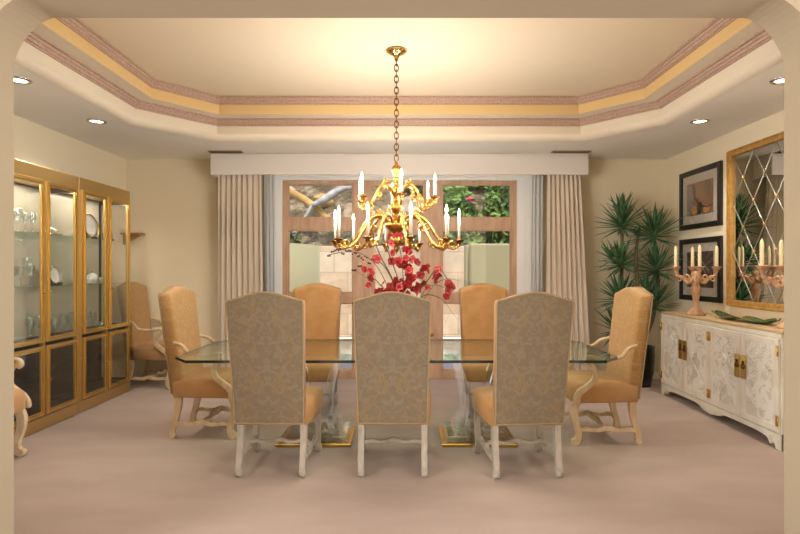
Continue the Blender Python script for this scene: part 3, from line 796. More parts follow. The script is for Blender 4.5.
# glass and china
def wine_glass(h=.19, r=.033):
    mb = MB(); mb.lathe([(.03,0),(.03,.003),(.005,.008),(.004,h*.45),(.018,h*.52),(r,h*.72),(r*.86,h),(r*.82,h),(r*.94,h*.72),(.016,h*.55),(.001,h*.53)], seg=14, caps=True); return mb
def put(name, mbf, mat, label, cat, group, loc, rz=0):
    o = mbf.build(name, mat, None, loc); o.rotation_euler = (0,0,rz); tag(o, label, cat, group); return o
def copy_of(o, loc, label, s=1):
    c = o.copy(); C.objects.link(c); c.location = loc; c['label'] = label; c.scale = (s,s,s); return c
S3, S2, S1, SL = 1.7255, 1.2555, .7605, .4285
wg = None
spots = []
for (ya, yb, z, n, txt) in ((4.57,4.75,S3,5,'crystal goblet on the top shelf of the nearer brass cabinet'), (4.38,4.68,S2,6,'crystal goblet on the middle shelf of the nearer brass cabinet, behind the cut-off pane'),
                       (4.82,5.12,S1,6,'crystal goblet on the bottom shelf behind the right door of the nearer brass cabinet'), (5.30,5.62,S1,6,'crystal goblet low in the farther brass cabinet'),
                       (4.78,4.90,S2,2,'tall crystal goblet beside the framed dish in the nearer brass cabinet')):
    for k in range(n):
        y_ = ya+(yb-ya)*k/(n-1); x_ = -3.27 if k % 2 else -3.37
        if wg is None: wg = put('goblet', wine_glass(), 'crystal', txt, 'glass', 'crystal goblets in the display cabinets', (x_, y_, z)); tag(wg, txt)
        else: copy_of(wg, (x_, y_, z), txt, random.Random(k).uniform(.9,1.15)*(1.2 if 'tall' in txt else 1))
def plate(r=.12):
    mb = MB(); mb.lathe([(.001,0),(r*.6,0),(r*.66,.006),(r,.018),(r,.022),(r*.64,.010),(.001,.006)], seg=28, caps=False); return mb
def standing_plate(label, loc, r, rim):
    t = thing('display_plate', label, 'plate', loc, 0)
    p = plate(r).build('dish', 'china', t); p.rotation_euler = (0, PI/2-.22, 0); p.location = (-.02,0,r*.98+.006)
    mb = MB(); mb.torus((0,0,.02), r, .007, None, (1,1,1), 28, 6); q = mb.build('rim', rim, t); q.rotation_euler = p.rotation_euler; q.location = p.location
    mb = MB(); mb.b(-.04,.05,-.03,-.02,0,.012); mb.b(-.04,.05,.02,.03,0,.012); mb.b(.04,.05,-.03,.03,.0,.03); mb.b(-.05,-.04,-.03,.03,0,.09); mb.build('stand', 'berry', t)
standing_plate('large round plate with gold rim on a stand, top shelf of the farther cabinet', (-3.33,5.69,S3), .135, 'brass_light')
standing_plate('round rimmed dish on a stand, middle shelf of the nearer cabinet', (-3.30,5.06,S2), .085, 'steel')
standing_plate('small oval plate propped on the top shelf at the far end of the farther cabinet', (-3.33,6.02,S3), .075, 'gold_dark')
def tray(label, loc, l=.26):
    t = thing('serving_tray', label, 'tray', loc)
    mb = MB(); mb.lathe([(.001,.004),(.10,.004),(.115,.02),(.12,.02),(.105,0),(.001,0)], seg=24, caps=False); a = mb.build('plate_body', 'steel', t); a.scale = (.8, l/.24, 1)
    mb = MB(); mb.lathe([(.085,.02),(.08,.045),(.05,.068),(.012,.078),(.01,.09),(.016,.10),(.001,.108)], seg=20, caps=False); a = mb.build('lid', 'steel', t); a.scale = (.8, l/.24, 1)
tray('silver covered dish on the top shelf behind the right door of the nearer cabinet', (-3.33,5.02,S3))
tray('silver covered dish on the top shelf left pane of the nearer cabinet', (-3.33,4.37,S3))
tray('silver covered dish low on the shelf at the far end of the farther cabinet', (-3.33,5.95,S1), .22)
def teapot(label, loc):
    t = thing('teapot', label, 'teapot', loc)
    mb = MB(); mb.lathe([(.03,0),(.032,.008),(.055,.03),(.062,.06),(.05,.09),(.03,.10),(.028,.104),(.001,.118)], seg=18); mb.build('body', 'china', t)
    mb = MB(); mb.tube(cr([(0,.05,.04),(0,.085,.055),(0,.10,.09)],4), [.011,.0105,.01,.01,.009,.009,.008,.007,.006], 8); mb.build('spout', 'china', t)
    mb = MB(); mb.tube(cr([(0,-.05,.08),(0,-.09,.085),(0,-.095,.05),(0,-.055,.03)],4), .006, 6); mb.build('handle', 'china', t)
    mb = MB(); mb.sphere((0,0,.124), .010); mb.build('finial', 'china_rim', t)
teapot('white china teapot on the middle shelf of the farther cabinet', (-3.30,5.66,S2))
def cup_mb():
    mb = MB(); mb.lathe([(.02,.006),(.022,0),(.024,.006),(.038,.04),(.042,.062),(.039,.062),(.034,.04),(.001,.012)], seg=16, caps=False)
    mb.tube(cr([(0,-.038,.05),(0,-.06,.048),(0,-.058,.025),(0,-.032,.02)],4), .004, 6)
    mb.lathe([(.001,-.001),(.03,.0),(.06,.010),(.06,.013),(.03,.004)], seg=18, caps=False); return mb
cu = put('teacup', cup_mb(), 'china', 'white teacup on saucer left of the teapot in the farther cabinet', 'cup', 'teacups in the display cabinet', (-3.26,5.53,S2+.002))
copy_of(cu, (-3.26,5.79,S2+.002), 'white teacup on saucer right of the teapot in the farther cabinet')
copy_of(cu, (-3.42,5.58,S2+.002), 'white teacup on saucer behind the teapot in the farther cabinet', .98)
bw = MB(); bw.lathe([(.035,.0),(.04,.004),(.085,.05),(.10,.085),(.096,.085),(.08,.05),(.03,.010)], seg=20)
bo = put('crystal_bowl', bw, 'crystal', 'cut glass bowl on the lower shelf behind the nearer cabinet right door', 'bowl', 'glass bowls in the lower cabinets', (-3.33,4.95,SL))
copy_of(bo, (-3.33,5.45,SL), 'cut glass bowl on the lower shelf of the farther cabinet')
copy_of(bo, (-3.33,4.45,SL), 'cut glass bowl on the lower shelf behind the arm of the cut-off armchair')

# ------------------------------------------------------------ carved sideboard
SX, SY0, SY1, SH = 2.93, 4.12, 6.02, .93
sb = thing('sideboard', 'antique white sideboard with four carved doors and brass lock plates along the right wall', 'sideboard', (SX, (SY0+SY1)/2, 0))
h = (SY1-SY0)/2; dp = WR-.018-SX
mb = MB(); mb.b(-.012, dp, -h-.012, h+.012, SH-.025, SH, .005, 0); mb.build('top', 'console_top', sb)
mb = MB(); mb.b(0, dp, -h, h, .11, SH-.026, .003); mb.b(-.012,-.0005,-h-.006,h+.006,SH-.06,SH-.0255,.004); mb.build('body', 'cabinet_white', sb)
def bracket(n=20):
    """apron edge of one half: scrolled bracket feet, plain run, centre drop"""
    P_ = []
    prof = [(0,0),(.055,0),(.06,.03),(.075,.05),(.095,.045),(.105,.025),(.12,.022),(.135,.035),(.14,.06),(.17,.068),(.22,.075),(.30,.082),(.70,.082),(.76,.075),(.80,.05),(.84,.045),(.88,.042),(.93,.03),(.95,.03)]
    return prof
pf = bracket(); poly = [(-h+a, b) for a, b in pf]+[(h-a, b) for a, b in pf[::-1][1:]]+[(h,.125),(-h,.125)]
mb = MB(); mb.prism(poly, 'x', -.012, .012, .002)
poly2 = [(0,0),(.05,0),(.055,.05),(.09,.08),(dp-.1,.08),(dp-.05,.05),(dp-.045,0),(dp,0),(dp,.125),(0,.125)]
mb.prism(poly2, 'y', -h, -h+.02); mb.prism(poly2, 'y', h-.02, h)
for s_ in (-1,1):
    for a in (.10,.125,.86):
        mb.torus((-.014, s_*(h-a), .068 if a < .5 else .06), .014, .005, Matrix.Rotation(PI/2,3,'Y'))
mb.build('apron', 'cabinet_white', sb)
dw = (2*h)/4
rnd = random.Random(11)
def leafy(mb, cy, cz, r_, n, a0):
    for k in range(n):
        a = a0+2*PI*k/n; y_ = cy+r_*.6*math.cos(a); z_ = cz+r_*.6*math.sin(a)
        b2 = bmesh.new(); bmesh.ops.create_uvsphere(b2, u_segments=8, v_segments=5, radius=1)
        bmesh.ops.scale(b2, vec=(.004, r_*.5, r_*.22), verts=b2.verts); bmesh.ops.rotate(b2, cent=(0,0,0), matrix=Matrix.Rotation(a,3,'X'), verts=b2.verts)
        bmesh.ops.translate(b2, vec=(-.020, y_, z_), verts=b2.verts)
        for f in b2.faces: f.smooth = True
        mb.merge(b2)
for k in range(4):
    ya, yb = -h+k*dw+(.012 if k == 0 else .004), -h+(k+1)*dw-(.012 if k == 3 else .004); za, zb = .135, SH-.07
    mb = MB(); w = .055
    for a, b, c, d in ((ya, ya+w, za, zb), (yb-w, yb, za, zb), (ya+w, yb-w, za, za+w), (ya+w, yb-w, zb-w, zb)): mb.b(-.022, -.001, a, b, c, d, .004)
    dr = mb.build('door', 'cabinet_white', sb)
    mb = MB(); mb.b(-.014, -.0012, ya+w+.0005, yb-w-.0005, za+w+.0005, zb-w-.0005, .003); mb.build('panel', 'panel', dr)
    mb = MB(); 
    for j in range(8):
        leafy(mb, (ya+yb)/2+rnd.uniform(-.11,.11), za+.12+j*.075+rnd.uniform(-.02,.02), rnd.uniform(.03,.05), rnd.choice((4,5,6)), rnd.random())
    for j in range(3):
        y_ = (ya+yb)/2+rnd.uniform(-.08,.08); z_ = za+.1+j*.2
        mb.tube(cr([(-.018,y_,z_),(-.018,y_+.06,z_+.07),(-.018,y_-.02,z_+.14),(-.018,y_+.03,z_+.2)],5), .005, 6)
    mb.build('carving', 'panel', dr)
    # hinges on the outer side of each pair, lock plate on the meeting side
    hy = yb-.012 if k in (1,3) else ya+.012
    for z_ in (za+.09, zb-.09):
        mb = MB(); mb.b(-.026, -.0215, hy-.016, hy+.016, z_-.042, z_+.042, .002); mb.tube([(-.028,hy+(.014 if k in (1,3) else -.014),z_-.042),(-.028,hy+(.014 if k in (1,3) else -.014),z_+.042)], .005, 6); mb.build('hinge', 'brass_light', dr)
    ly = yb-.038 if k in (0,2) else ya+.038
    mb = MB(); mb.b(-.027, -.0215, ly-.036, ly+.036, .47, .67, .004); lp = mb.build('lock_plate', 'brass_light', dr)
    mb = MB(); mb.torus((-.032, ly, .575), .018, .004, Matrix.Rotation(PI/2,3,'Y')); mb.b(-.034,-.0265,ly-.01,ly+.01,.595,.625,.003); mb.build('pull_ring', 'gold_dark', lp)

# candelabra
def candelabra(label, x, y, rz):
    t = thing('candelabra', label, 'candelabra', (x, y, SH), rz, 'candelabras on the sideboard')
    mb = MB(); mb.lathe([(.001,0),(.092,0),(.095,.012),(.082,.022),(.078,.03),(.06,.042),(.056,.055),(.04,.07),(.026,.10),(.024,.12),(.032,.17),(.044,.24),(.046,.28),(.036,.32),(.034,.34),(.048,.35),(.05,.37),(.036,.39),(.03,.42),(.038,.44),(.02,.46),(.001,.465)], seg=24, caps=False)
    for k in range(8):
        a = 2*PI*k/8; mb.sphere((.046*math.cos(a), .046*math.sin(a), .375), .014, (1,1,1.8), 6, 5)
    mb.build('column', 'candelabra', t)
    for k in range(4):
        mb = MB(); pts = cr([(.02,0,.37),(.06,0,.34),(.10,0,.36),(.14,0,.40),(.175,0,.41),(.19,0,.45),(.19,0,.475)],5); n = len(pts)
        mb.tube(pts, [.02-.006*i/(n-1)+.004*math.sin(i) for i in range(n)], 8)
        mb.torus((.085,0,.395), .022, .009, Matrix.Rotation(PI/2,3,'X')); mb.torus((.155,0,.375), .018, .008, Matrix.Rotation(PI/2,3,'X'))
        a = mb.build('arm', 'candelabra', t); a.rotation_euler = (0,0,PI/2*k)
        mb = MB(); mb.lathe([(.012,.465),(.03,.475),(.046,.50),(.05,.503),(.044,.508),(.018,.50)], (.19,0,0), 16); mb.build('cup', 'candelabra', a)
    for k in range(4):
        a_ = rz+PI/2*k
        mb = MB(); mb.lathe([(.0155,0),(.017,.01),(.0155,.185),(.010,.205),(.002,.212)], seg=12); 
        mb.tube([(0,0,.21),(0,0,.222)], .0015, 5)
        c = mb.build('candle', 'candle_wax', None, (x+.19*math.cos(a_), y+.19*math.sin(a_), SH+.5085))
        yield c
lab = {0:'right of the column', 1:'on the arm farthest from the viewer', 2:'on the leftmost arm', 3:'on the arm nearest the viewer'}
for i, c in enumerate(candelabra('pickled wood four-arm candelabra in full view on the far half of the sideboard', 3.05, 5.55, -.33)):
    tag(c, 'cream taper candle %s, full-view candelabra' % lab[i], 'candle', 'taper candles')
for i, c in enumerate(candelabra('pickled wood candelabra mostly hidden behind the right archway post', 3.09, 4.26, -.33)):
    tag(c, 'cream taper candle %s, candelabra cut off at right' % lab[i], 'candle', 'taper candles')
# green glass tray, wavy
mb = MB(); A = []; nn = 28
for i in range(nn+1):
    f = i/nn; yy = -.46+.92*f; zc = .012+.04*(math.cos(f*PI*4)+1)*.5*(.6+.6*abs(2*f-1)); w = .085*(1-abs(2*f-1)**3*.75); xo = .018*math.sin(f*PI*3)
    A.append([(xo-w, yy, zc+.018), (xo-w*.5, yy, zc), (xo+w*.5, yy, zc), (xo+w, yy, zc+.018), (xo+w*.94, yy, zc+.024), (xo+w*.45, yy, zc+.007), (xo-w*.45, yy, zc+.007), (xo-w*.94, yy, zc+.024)])
zm = min(p[2] for r_ in A for p in r_)
mb.loft([[(p[0],p[1],p[2]-zm+.0005) for p in r_] for r_ in A], True, True)
o = mb.build('glass_tray', 'green_glass', None, (3.10, 4.86, SH)); tag(o, 'long wavy dark green glass tray lying on the sideboard under the mirror', 'tray')

# ------------------------------------------------------------ wall mirror and pictures
MY0, MY1, MZ0, MZ1 = 4.10, 5.49, 1.03, 2.62
mr = thing('wall_mirror', 'large gold framed mirror with diamond lattice above the sideboard', 'mirror', (WR-.001, (MY0+MY1)/2, MZ0))
h = (MY1-MY0)/2; H = MZ1-MZ0; w = .065
mb = MB()
for a, b, c, d in ((-h,-h+w,0,H), (h-w,h,0,H), (-h+w,h-w,0,w), (-h+w,h-w,H-w,H)): mb.b(-.045, -.001, a, b, c, d, .008)
for a, b, c, d in ((-h+.006,-h+.022,.01,H-.01), (h-.022,h-.006,.01,H-.01), (-h+.022,h-.022,.006,.022), (-h+.022,h-.022,H-.022,H-.006)): mb.b(-.056, -.044, a, b, c, d, .004)
mb.build('frame', 'giltwood', mr)
mb = MB(); mb.b(-.018, -.002, -h+w, h-w, w, H-w); mb.build('mirror_glass', 'mirror', mr)
# bevelled lattice strips and rosettes
mb = MB(); rs = MB()
y0_, y1_, z0_, z1_ = -h+w, h-w, w, H-w; sy = (y1_-y0_)/4; sz = (z1_-z0_)/3
def clip(p, q):
    t0, t1 = 0., 1.; dx = q[0]-p[0]; dz = q[1]-p[1]
    for pp, qq in ((-dx, p[0]-y0_), (dx, y1_-p[0]), (-dz, p[1]-z0_), (dz, z1_-p[1])):
        if abs(pp) < 1e-9:
            if qq < 0: return None
        else:
            r_ = qq/pp
            if pp < 0: t0 = max(t0, r_)
            else: t1 = min(t1, r_)
    if t1-t0 < 1e-3: return None
    return (p[0]+dx*t0, p[1]+dz*t0), (p[0]+dx*t1, p[1]+dz*t1)
for k in range(-8, 12):
    for s_ in (1,-1):
        p = (y0_+k*sy, z0_) ; q = (y0_+k*sy+s_*sy*3, z1_)
        c_ = clip(p, q)
        if c_: mb.tube([(-.0195, c_[0][0], c_[0][1]), (-.0195, c_[1][0], c_[1][1])], .003, 6)
for i in range(1,8):
    for j in range(1,6):
        if (i+j) % 2 == 1: continue
        y_ = y0_+i*sy/2; z_ = z0_+j*sz/2
        if y0_+.02 < y_ < y1_-.02: rs.sphere((-.022, y_, z_), .016, (.5,1,1), 10, 6)
mb.build('lattice', 'mirror_dim', mr); rs.build('rosettes', 'giltwood', mr)
def picture(label, z0, z1, draw):
    y0, y1 = 5.62, 6.46
    t = thing('framed_picture', label, 'picture', (WR-.001, (y0+y1)/2, z0), 0, 'framed pictures')
    h = (y1-y0)/2; H = z1-z0; w = .06; mb = MB()
    for a, b, c, d in ((-h,-h+w,0,H), (h-w,h,0,H), (-h+w,h-w,0,w), (-h+w,h-w,H-w,H)): mb.b(-.035, -.001, a, b, c, d, .006)
    mb.build('frame', 'black_frame', t)
    mb = MB(); mb.b(-.016, -.002, -h+w, h-w, w, H-w); mb.build('mat', 'matboard', t)
    i = .155; mb = MB(); mb.b(-.019, -.0162, -h+i, h-i, i, H-i, 0); pr = mb.build('print', draw['m'], t)
    for (col, pl) in draw['shapes']:
        mb = MB(); mb.prism([(-h+i+a*(2*h-2*i), i+b*(H-2*i)) for a, b in pl], 'x', -.0205, -.0191); mb.build('printed_shape', col, pr)
    mb = MB(); mb.b(-.024, -.022, -h+w, h-w, w, H-w); mb.build('glazing', 'glass', t)
MT['print1'] = pbr('print_brown', (150,116,84), .7, rgb2=(104,78,58), scale=5, stretch=(1,2,.7))
MT['print2'] = pbr('print_plum', (92,66,58), .7, rgb2=(58,44,44), scale=4)
MT['pr_jar'] = pbr('print_jar', (204,146,78), .7, rgb2=(176,112,52), scale=8)
MT['pr_dark'] = pbr('print_dark', (60,48,44), .7)
MT['pr_grey'] = pbr('print_grey', (132,122,120), .7)
# in these coordinates a=0 is the near side (right in the photo), a=1 the far side
picture('black framed picture with two clay jars, the upper of the pair', pz(231,6.46), pz(174.5,6.46), {'m':'print1', 'shapes':[
    ('pr_grey', [(.98,.05),(.80,.05),(.74,.5),(.84,.96),(.98,.96)]), ('pr_dark', [(.70,.95),(.66,.55),(.45,.30),(.20,.22),(.02,.25),(.02,.21),(.2,.17),(.48,.24),(.70,.5),(.74,.95)]),
    ('pr_jar', [(.66,.03),(.78,.03),(.84,.14),(.80,.26),(.75,.30),(.75,.34),(.69,.34),(.69,.30),(.63,.24),(.60,.12)]), ('pr_dark', [(.45,.03),(.56,.03),(.60,.2),(.54,.36),(.44,.38),(.38,.24),(.40,.1)]),
    ('pr_jar', [(.14,.03),(.30,.03),(.36,.12),(.30,.24),(.24,.26),(.18,.24),(.10,.14)])]})
picture('black framed dark plum picture behind the candelabra, the lower of the pair', pz(299,6.46), pz(240,6.46), {'m':'print2', 'shapes':[
    ('pr_grey', [(.75,.92),(.70,.92),(.25,.42),(.28,.38)]), ('pr_grey', [(.66,.96),(.61,.96),(.12,.46),(.16,.42)]), ('pr_jar', [(.85,.05),(.98,.05),(.98,.3),(.88,.35),(.80,.2)])]})

# ------------------------------------------------------------ yucca
PX, PY = 2.84, 6.47
yu = thing('potted_yucca', 'tall yucca with three canes in a black pot beyond the sideboard', 'plant', (PX, PY, 0))
mb = MB(); mb.lathe([(.13,.001),(.15,.005),(.185,.16),(.20,.36),(.195,.46),(.20,.475),(.19,.482),(.178,.475),(.172,.42)], seg=28, caps=True); mb.build('pot', 'pot', yu)
mb = MB(); mb.lathe([(.171,.428),(.08,.436),(.001,.44)], seg=20, caps=False); mb.build('soil', 'soil', yu)
def yp(x, y, dy=0): d = PY+dy; return ((x-403)/533*d-PX, dy, 1.4-(y-270)/533*d)
canes = [[(-.06,0,.43), yp(628,340,0), yp(621,300,.0), yp(622,262,.0), yp(622,228,.0)],
         [(.05,.03,.43), yp(652,320,.03), yp(658,285,.03), yp(655,262,.03), yp(654,240,.03)],
         [(0,-.05,.43), yp(640,310,-.04), yp(637,280,-.04), yp(636,255,-.04), yp(638,238,-.04)]]
for c_ in canes:
    mb = MB(); S = cr(c_, 6); mb.tube(S, [.026-.008*i/len(S) for i in range(len(S))], 10); mb.build('cane', 'cane', yu)
rnd = random.Random(5)
def rosette(c, n, L_, up=1, seed=0, wall=True):
    mb = MB()
    for k in range(n):
        f = (k+.5)/n; a = k*2.39996+rnd.uniform(-.15,.15)
        el = math.radians(82-f*105*up+rnd.uniform(-8,8)); l = L_*rnd.uniform(.8,1.1)*(.75+.35*math.sin(f*PI))
        dr = Vector((math.cos(a)*math.cos(el), math.sin(a)*math.cos(el), math.sin(el)))
        # keep clear of the walls
        tip = Vector(c)+dr*l
        if tip.x+PX > WR-.02: dr.x *= max(0, (WR-.02-PX-c[0])/max(1e-3, tip.x-c[0]))
        if tip.y+PY > D-.04: dr.y *= max(0, (D-.04-PY-c[1])/max(1e-3, tip.y-c[1]))
        if tip.x+PX < 2.37: dr.x *= max(0, (2.37-PX-c[0])/min(-1e-3, tip.x-c[0]))
        side = dr.cross(Vector((0,0,1)));
        side = side.normalized() if side.length > .05 else Vector((1,0,0))
        nrm = side.cross(dr).normalized(); rows = []
        for t, w in ((.0,.013),(.12,.017),(.4,.025),(.7,.017),(1,.001)):
            p = Vector(c)+Vector((0,0,(1-f)*.05-.03))+dr*l*t+Vector((0,0,-.10*l*t*t*(1 if el < 1 else .2)))
            rows.append([p-side*w, p-nrm*w*.35, p+side*w, p+nrm*.002])
        mb.loft(rows, True, False)
    return mb.build('leaf_rosette', 'leaf', yu)
rosette(yp(622,226), 50, .42); rosette(yp(622,212), 20, .26, .6); rosette(yp(621,264), 48, .38); rosette(yp(611,258), 18, .24); rosette(yp(620,300), 48, .40); rosette(yp(616,330), 34, .38)
rosette(yp(654,236,.03), 46, .43); rosette(yp(656,270,.03), 46, .38); rosette(yp(655,306,.03), 46, .38); rosette(yp(646,290,.0), 24, .25); rosette(yp(638,236,-.04), 14, .13)

# ------------------------------------------------------------ outside
mb = MB(); mb.b(-12, 12, D+.15, 13, -.16, -.06); o = struct(mb, 'ground', 'patio')
mb = MB(); R = []
nx, ny = 60, 34; rnd = random.Random(9)
from mathutils import noise
for j in range(ny+1):
    row = []
    for i in range(nx+1):
        x = -16+32*i/nx; t = j/ny; y = 12.2+t*22; z = -.2+1.6*min(1, t*8)+t*15+ .9*noise.noise(Vector((x*.25, y*.25, 0)))+.45*noise.noise(Vector((x*.9, y*.9, 4)))*min(1,t*6)
        row.append((x, y, z))
    R.append(row)
mb.loft(R, False, False, True); struct(mb, 'ground.001', 'hill')
# patio walls
mb = MB(); mb.b(-2.4, 2.6, 11.6, 11.85, -.06, pz(246,11.6), .02); o = mb.build('garden_wall', 'flag'); tag(o, 'low stone-faced garden wall outside the window, in the middle', 'wall')
def curved(xc, yc, r_, a0, a1, h, label):
    mb = MB(); n = 20; rows = []
    for i in range(n+1):
        a = a0+(a1-a0)*i/n; c_, s_ = math.cos(a), math.sin(a)
        rows.append([(xc+r_*c_, yc+r_*s_, -.06), (xc+r_*c_, yc+r_*s_, h), (xc+(r_-.2)*c_, yc+(r_-.2)*s_, h), (xc+(r_-.2)*c_, yc+(r_-.2)*s_, -.06)])
    mb.loft(rows, True, True, True); o = mb.build('patio_wall', 'stucco'); tag(o, label, 'wall', 'curved stucco patio walls')
curved(-2.95, 9.2, 1.5, -PI*.5, PI*.18, pz(246,9.3), 'curved beige stucco patio wall outside at left')
mb = MB(); mb.b(1.12, 4.2, 8.9, 9.1, -.06, pz(243.5,8.9), .03); mb.b(1.05,1.18,9.0,9.2,-.06,pz(244.5,8.9),.02); o = mb.build('patio_wall', 'stucco'); tag(o, 'straight beige stucco patio wall outside at right', 'wall')
def bush(name, c, r_, n, mat, label, fl=0, seed=1, grp='shrubs on the slope', ls=.11):
    rn = random.Random(seed); t = thing(name, label, 'shrub', c, 0, grp)
    def cloud(n, s_, m, nm, shell=.55):
        mb = MB()
        for k in range(n):
            v_ = Vector((rn.gauss(0,1), rn.gauss(0,1), rn.gauss(0,1))).normalized()*rn.uniform(shell,1.0)
            p = Vector((v_.x*r_[0], v_.y*r_[1], v_.z*r_[2])); 
            if p.z < -r_[2]*.6: p.z = -r_[2]*.6
            p.z += r_[2]*.55
            a = Vector((rn.gauss(0,1), rn.gauss(0,1), rn.gauss(0,1))).normalized(); b_ = a.orthogonal().normalized()
            q = [p+a*s_, p+b_*s_*.5, p-a*s_, p-b_*s_*.5]; mb.face([mb.bm.verts.new(x_) for x_ in q])
        mb.build(nm, m, t, recalc=False)
    cloud(n, ls, mat, 'foliage')
    if fl: cloud(fl, ls*1.1, 'bougain', 'blossom', .9)
    mb = MB()
    for k in range(5):
        a = 2*PI*k/5; mb.tube([(0,0,-.5),(r_[0]*.4*math.cos(a), r_[1]*.4*math.sin(a), r_[2]*.8)], .03, 5)
    mb.build('stem', 'branch', t)
def hz(x, y):
    t = (y-12.2)/22; return -.2+1.6*min(1,t*8)+t*15+.9*noise.noise(Vector((x*.25,y*.25,0)))+.45*noise.noise(Vector((x*.9,y*.9,4)))*min(1,t*6)
k = 0
for (x, y, r_, n, m, l, fl) in ((1.2,13.6,(.85,.6,1.35),2300,'bush','leafy green bougainvillea bush with pink flowers at the left of the right pane',40),
        (2.85,13.7,(.8,.6,1.45),2500,'bush','full green bush in the right-hand window pane',8), (4.6,13.8,(.85,.6,1.3),2000,'bush','green bush at the far right edge of the right window pane',4),
        (.5,15.3,(.8,.6,1.1),1600,'bush_dark','olive shrub seen through the narrow centre pane above the orchids',0), (2.2,15.4,(1.2,.6,1.3),2600,'bush','green bush higher up the slope behind the bougainvillea',20),
        (-4.1,12.9,(.6,.4,.5),700,'bush_dark','low olive shrub on the slope at the left edge of the left pane',0), (-1.2,13.7,(.5,.4,.45),600,'bush_dark','low olive shrub just above the stone wall behind the lower chandelier tier',0),
        (-2.7,12.55,(.62,.3,1.4),1500,'bush_dark','dark scrub rising just behind the garden wall, under the pale trunk',0),
        (-1.45,12.55,(.55,.3,.95),900,'bush_dark','dark scrub rising just behind the garden wall, right part of the left pane',0),
        (-0.1,12.55,(.55,.3,.95),900,'bush_dark','dark scrub rising just behind the garden wall, behind the orchids',0),
        (1.3,12.55,(.55,.3,.95),900,'bush_dark','dark scrub rising just behind the garden wall, left part of the right pane',0),
        (2.6,12.55,(.55,.3,.95),900,'bush_dark','dark scrub rising just behind the garden wall, right part of the right pane',0),
        (.0,13.6,(.6,.45,.6),700,'bush_dark','dark scrub directly above the middle of the stone wall',0), (-4.0,16.4,(1.0,.8,.7),800,'bush_dark','scrub near the top left corner of the window view',0), (4.2,15.3,(.95,.6,1.3),2000,'bush','green bush highest up the slope at right',6)):
    bush('shrub', (x, y, hz(x,y)), r_, n, MT[m], l, fl, k+1); k += 1
def rock(c, s_, seed, mat, label):
    b2 = bmesh.new(); bmesh.ops.create_icosphere(b2, subdivisions=3, radius=1)
    for v_ in b2.verts:
        v_.co *= 1+.35*noise.noise(v_.co*1.3+Vector((seed*3.1,0,0)))+.12*noise.noise(v_.co*4+Vector((seed,0,0)))
        v_.co = Vector((v_.co.x*s_[0], v_.co.y*s_[1], v_.co.z*s_[2]))
    mb = MB(); mb.merge(b2); o = mb.build('boulder', mat, None, c); tag(o, label, 'rock', 'boulders on the slope')
for i, (x, y, s_, m, l) in enumerate(((-2.2,14.9,(.3,.25,.2),'rock_ochre','ochre boulder in the middle of the left transom pane'), (-3.4,15.4,(.35,.3,.22),'rock','pale boulder in the upper left of the left transom pane'),
        (-2.7,13.6,(.4,.35,.28),'rock','small pale boulder below the leaning pale trunk'), (-1.2,14.4,(.5,.4,.4),'rock','rounded boulder right of the ochre boulder'),
        (.2,14.6,(.6,.4,.45),'rock','grey boulder seen through the narrow centre transom'), (-3.9,13.7,(.4,.4,.3),'rock_ochre','ochre boulder at the left window edge'),
        )):
    rock((x, y, hz(x,y)+s_[2]*.3), s_, i, m, l)
def wp(x, y, d): return Vector((px(x, d), d, pz(y, d)))
base = wp(300, 226, 14.2)
tr = thing('fallen_trunk', 'pale bare trunk lying diagonally across the slope in the left transom pane', 'tree trunk', base)
mb = MB(); mb.tube(cr([wp(312,206,13.6)-base, wp(325,199,13.6)-base, wp(340,190,13.6)-base, wp(352,187,13.6)-base, wp(368,189,13.6)-base],6), [.05,.06,.07,.08,.09,.1,.1,.1,.1,.1,.1,.09,.09,.09,.08,.08,.08,.08,.07,.07,.07,.06,.06,.05,.04], 8); mb.build('trunk', 'trunk', tr)
mb = MB(); mb.tube(cr([wp(312,206,13.6)-base, wp(300,226,13.5)-base, wp(286,244,13.4)-base],5), .05, 6); mb.build('root', 'trunk', tr)
base = wp(310, 205, 13.9)
tr = thing('ochre_log', 'ochre weathered log lying on the slope in the left transom pane', 'log', base)
mb = MB(); mb.tube(cr([wp(286,190,14.2)-base, wp(300,197,14.0)-base, wp(316,208,13.8)-base, wp(330,221,13.7)-base],6), .10, 8); mb.build('trunk', 'rock_ochre', tr)

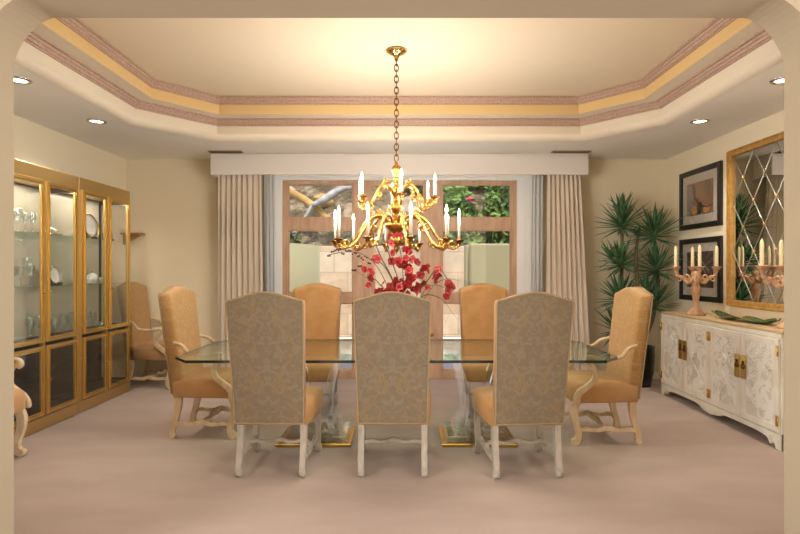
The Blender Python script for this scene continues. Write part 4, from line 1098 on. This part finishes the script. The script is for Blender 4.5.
# ------------------------------------------------------------ light
W = bpy.data.worlds.new('World'); bpy.context.scene.world = W; W.use_nodes = True
nt = W.node_tree; nt.nodes.clear()
sk = N(nt, 'ShaderNodeTexSky', sky_type='NISHITA'); sk.sun_disc = False; sk.sun_elevation = math.radians(50); sk.sun_rotation = math.radians(200)
bg = N(nt, 'ShaderNodeBackground'); bg.inputs[1].default_value = .28; wo = N(nt, 'ShaderNodeOutputWorld')
nt.links.new(sk.outputs[0], bg.inputs[0]); nt.links.new(bg.outputs[0], wo.inputs[0])
light('sun', 'SUN', (0,0,20), (math.radians(24), 0, math.radians(20)), 4.2, (1,.95,.86), angle=math.radians(2))
# fill light added outside the two made-up side windows
for sx in (-1, 1):
    light('added_side_fill', 'AREA', (sx*6.0, -1.5, 1.25), (0, math.radians(90)*sx, 0), 420, (.97,.98,1), shape='RECTANGLE', size=2.5, size_y=5.4)
for x, y in ((-2.92,5.08),(-2.87,3.98),(2.83,5.08),(2.84,3.98)):
    light('downlight', 'SPOT', (x, y, Z0-.02), (0,0,0), 58, (1,.92,.82), spot_size=math.radians(136), spot_blend=.8, shadow_soft_size=.05)
for r_, z_, n_, a0_ in ((.52, 1.93, 10, -23.5), (.34, 2.21, 6, 7)):
    for k in range(n_):
        a_ = -PI/2+math.radians(a0_+360/n_*k)
        light('candle_glow', 'POINT', (-.055+r_*math.cos(a_), YC+r_*math.sin(a_), z_), (0,0,0), 6.0, (1,.94,.87), shadow_soft_size=.03)
# unseen overhead fill added in the adjoining room, without fixtures
for x, y in ((-2.6,-1.5),(2.6,-1.5),(-2.6,.8),(2.6,.8)):
    light('adjoining_room_fill', 'AREA', (x, y, 3.28), (0,0,0), 10, (1,.92,.8), shape='DISK', size=.8)

# ------------------------------------------------------------ camera
cam = bpy.data.cameras.new('camera'); co = bpy.data.objects.new('camera', cam); C.objects.link(co)
co.location = (0,0,1.4); co.rotation_euler = (PI/2,0,0)
cam.sensor_width = 36; cam.lens = 533/800*36; cam.shift_x = -3/800; cam.shift_y = 3/800
cam.clip_start = .05
sc = bpy.context.scene; sc.camera = co
sc.view_settings.view_transform = 'Standard'; sc.view_settings.look = 'None'; sc.view_settings.exposure = 0.2; sc.view_settings.gamma = 1
sc.view_settings.use_curve_mapping = False
sc.cycles.max_bounces = 10; sc.cycles.transparent_max_bounces = 24; sc.cycles.caustics_reflective = False; sc.cycles.caustics_refractive = False
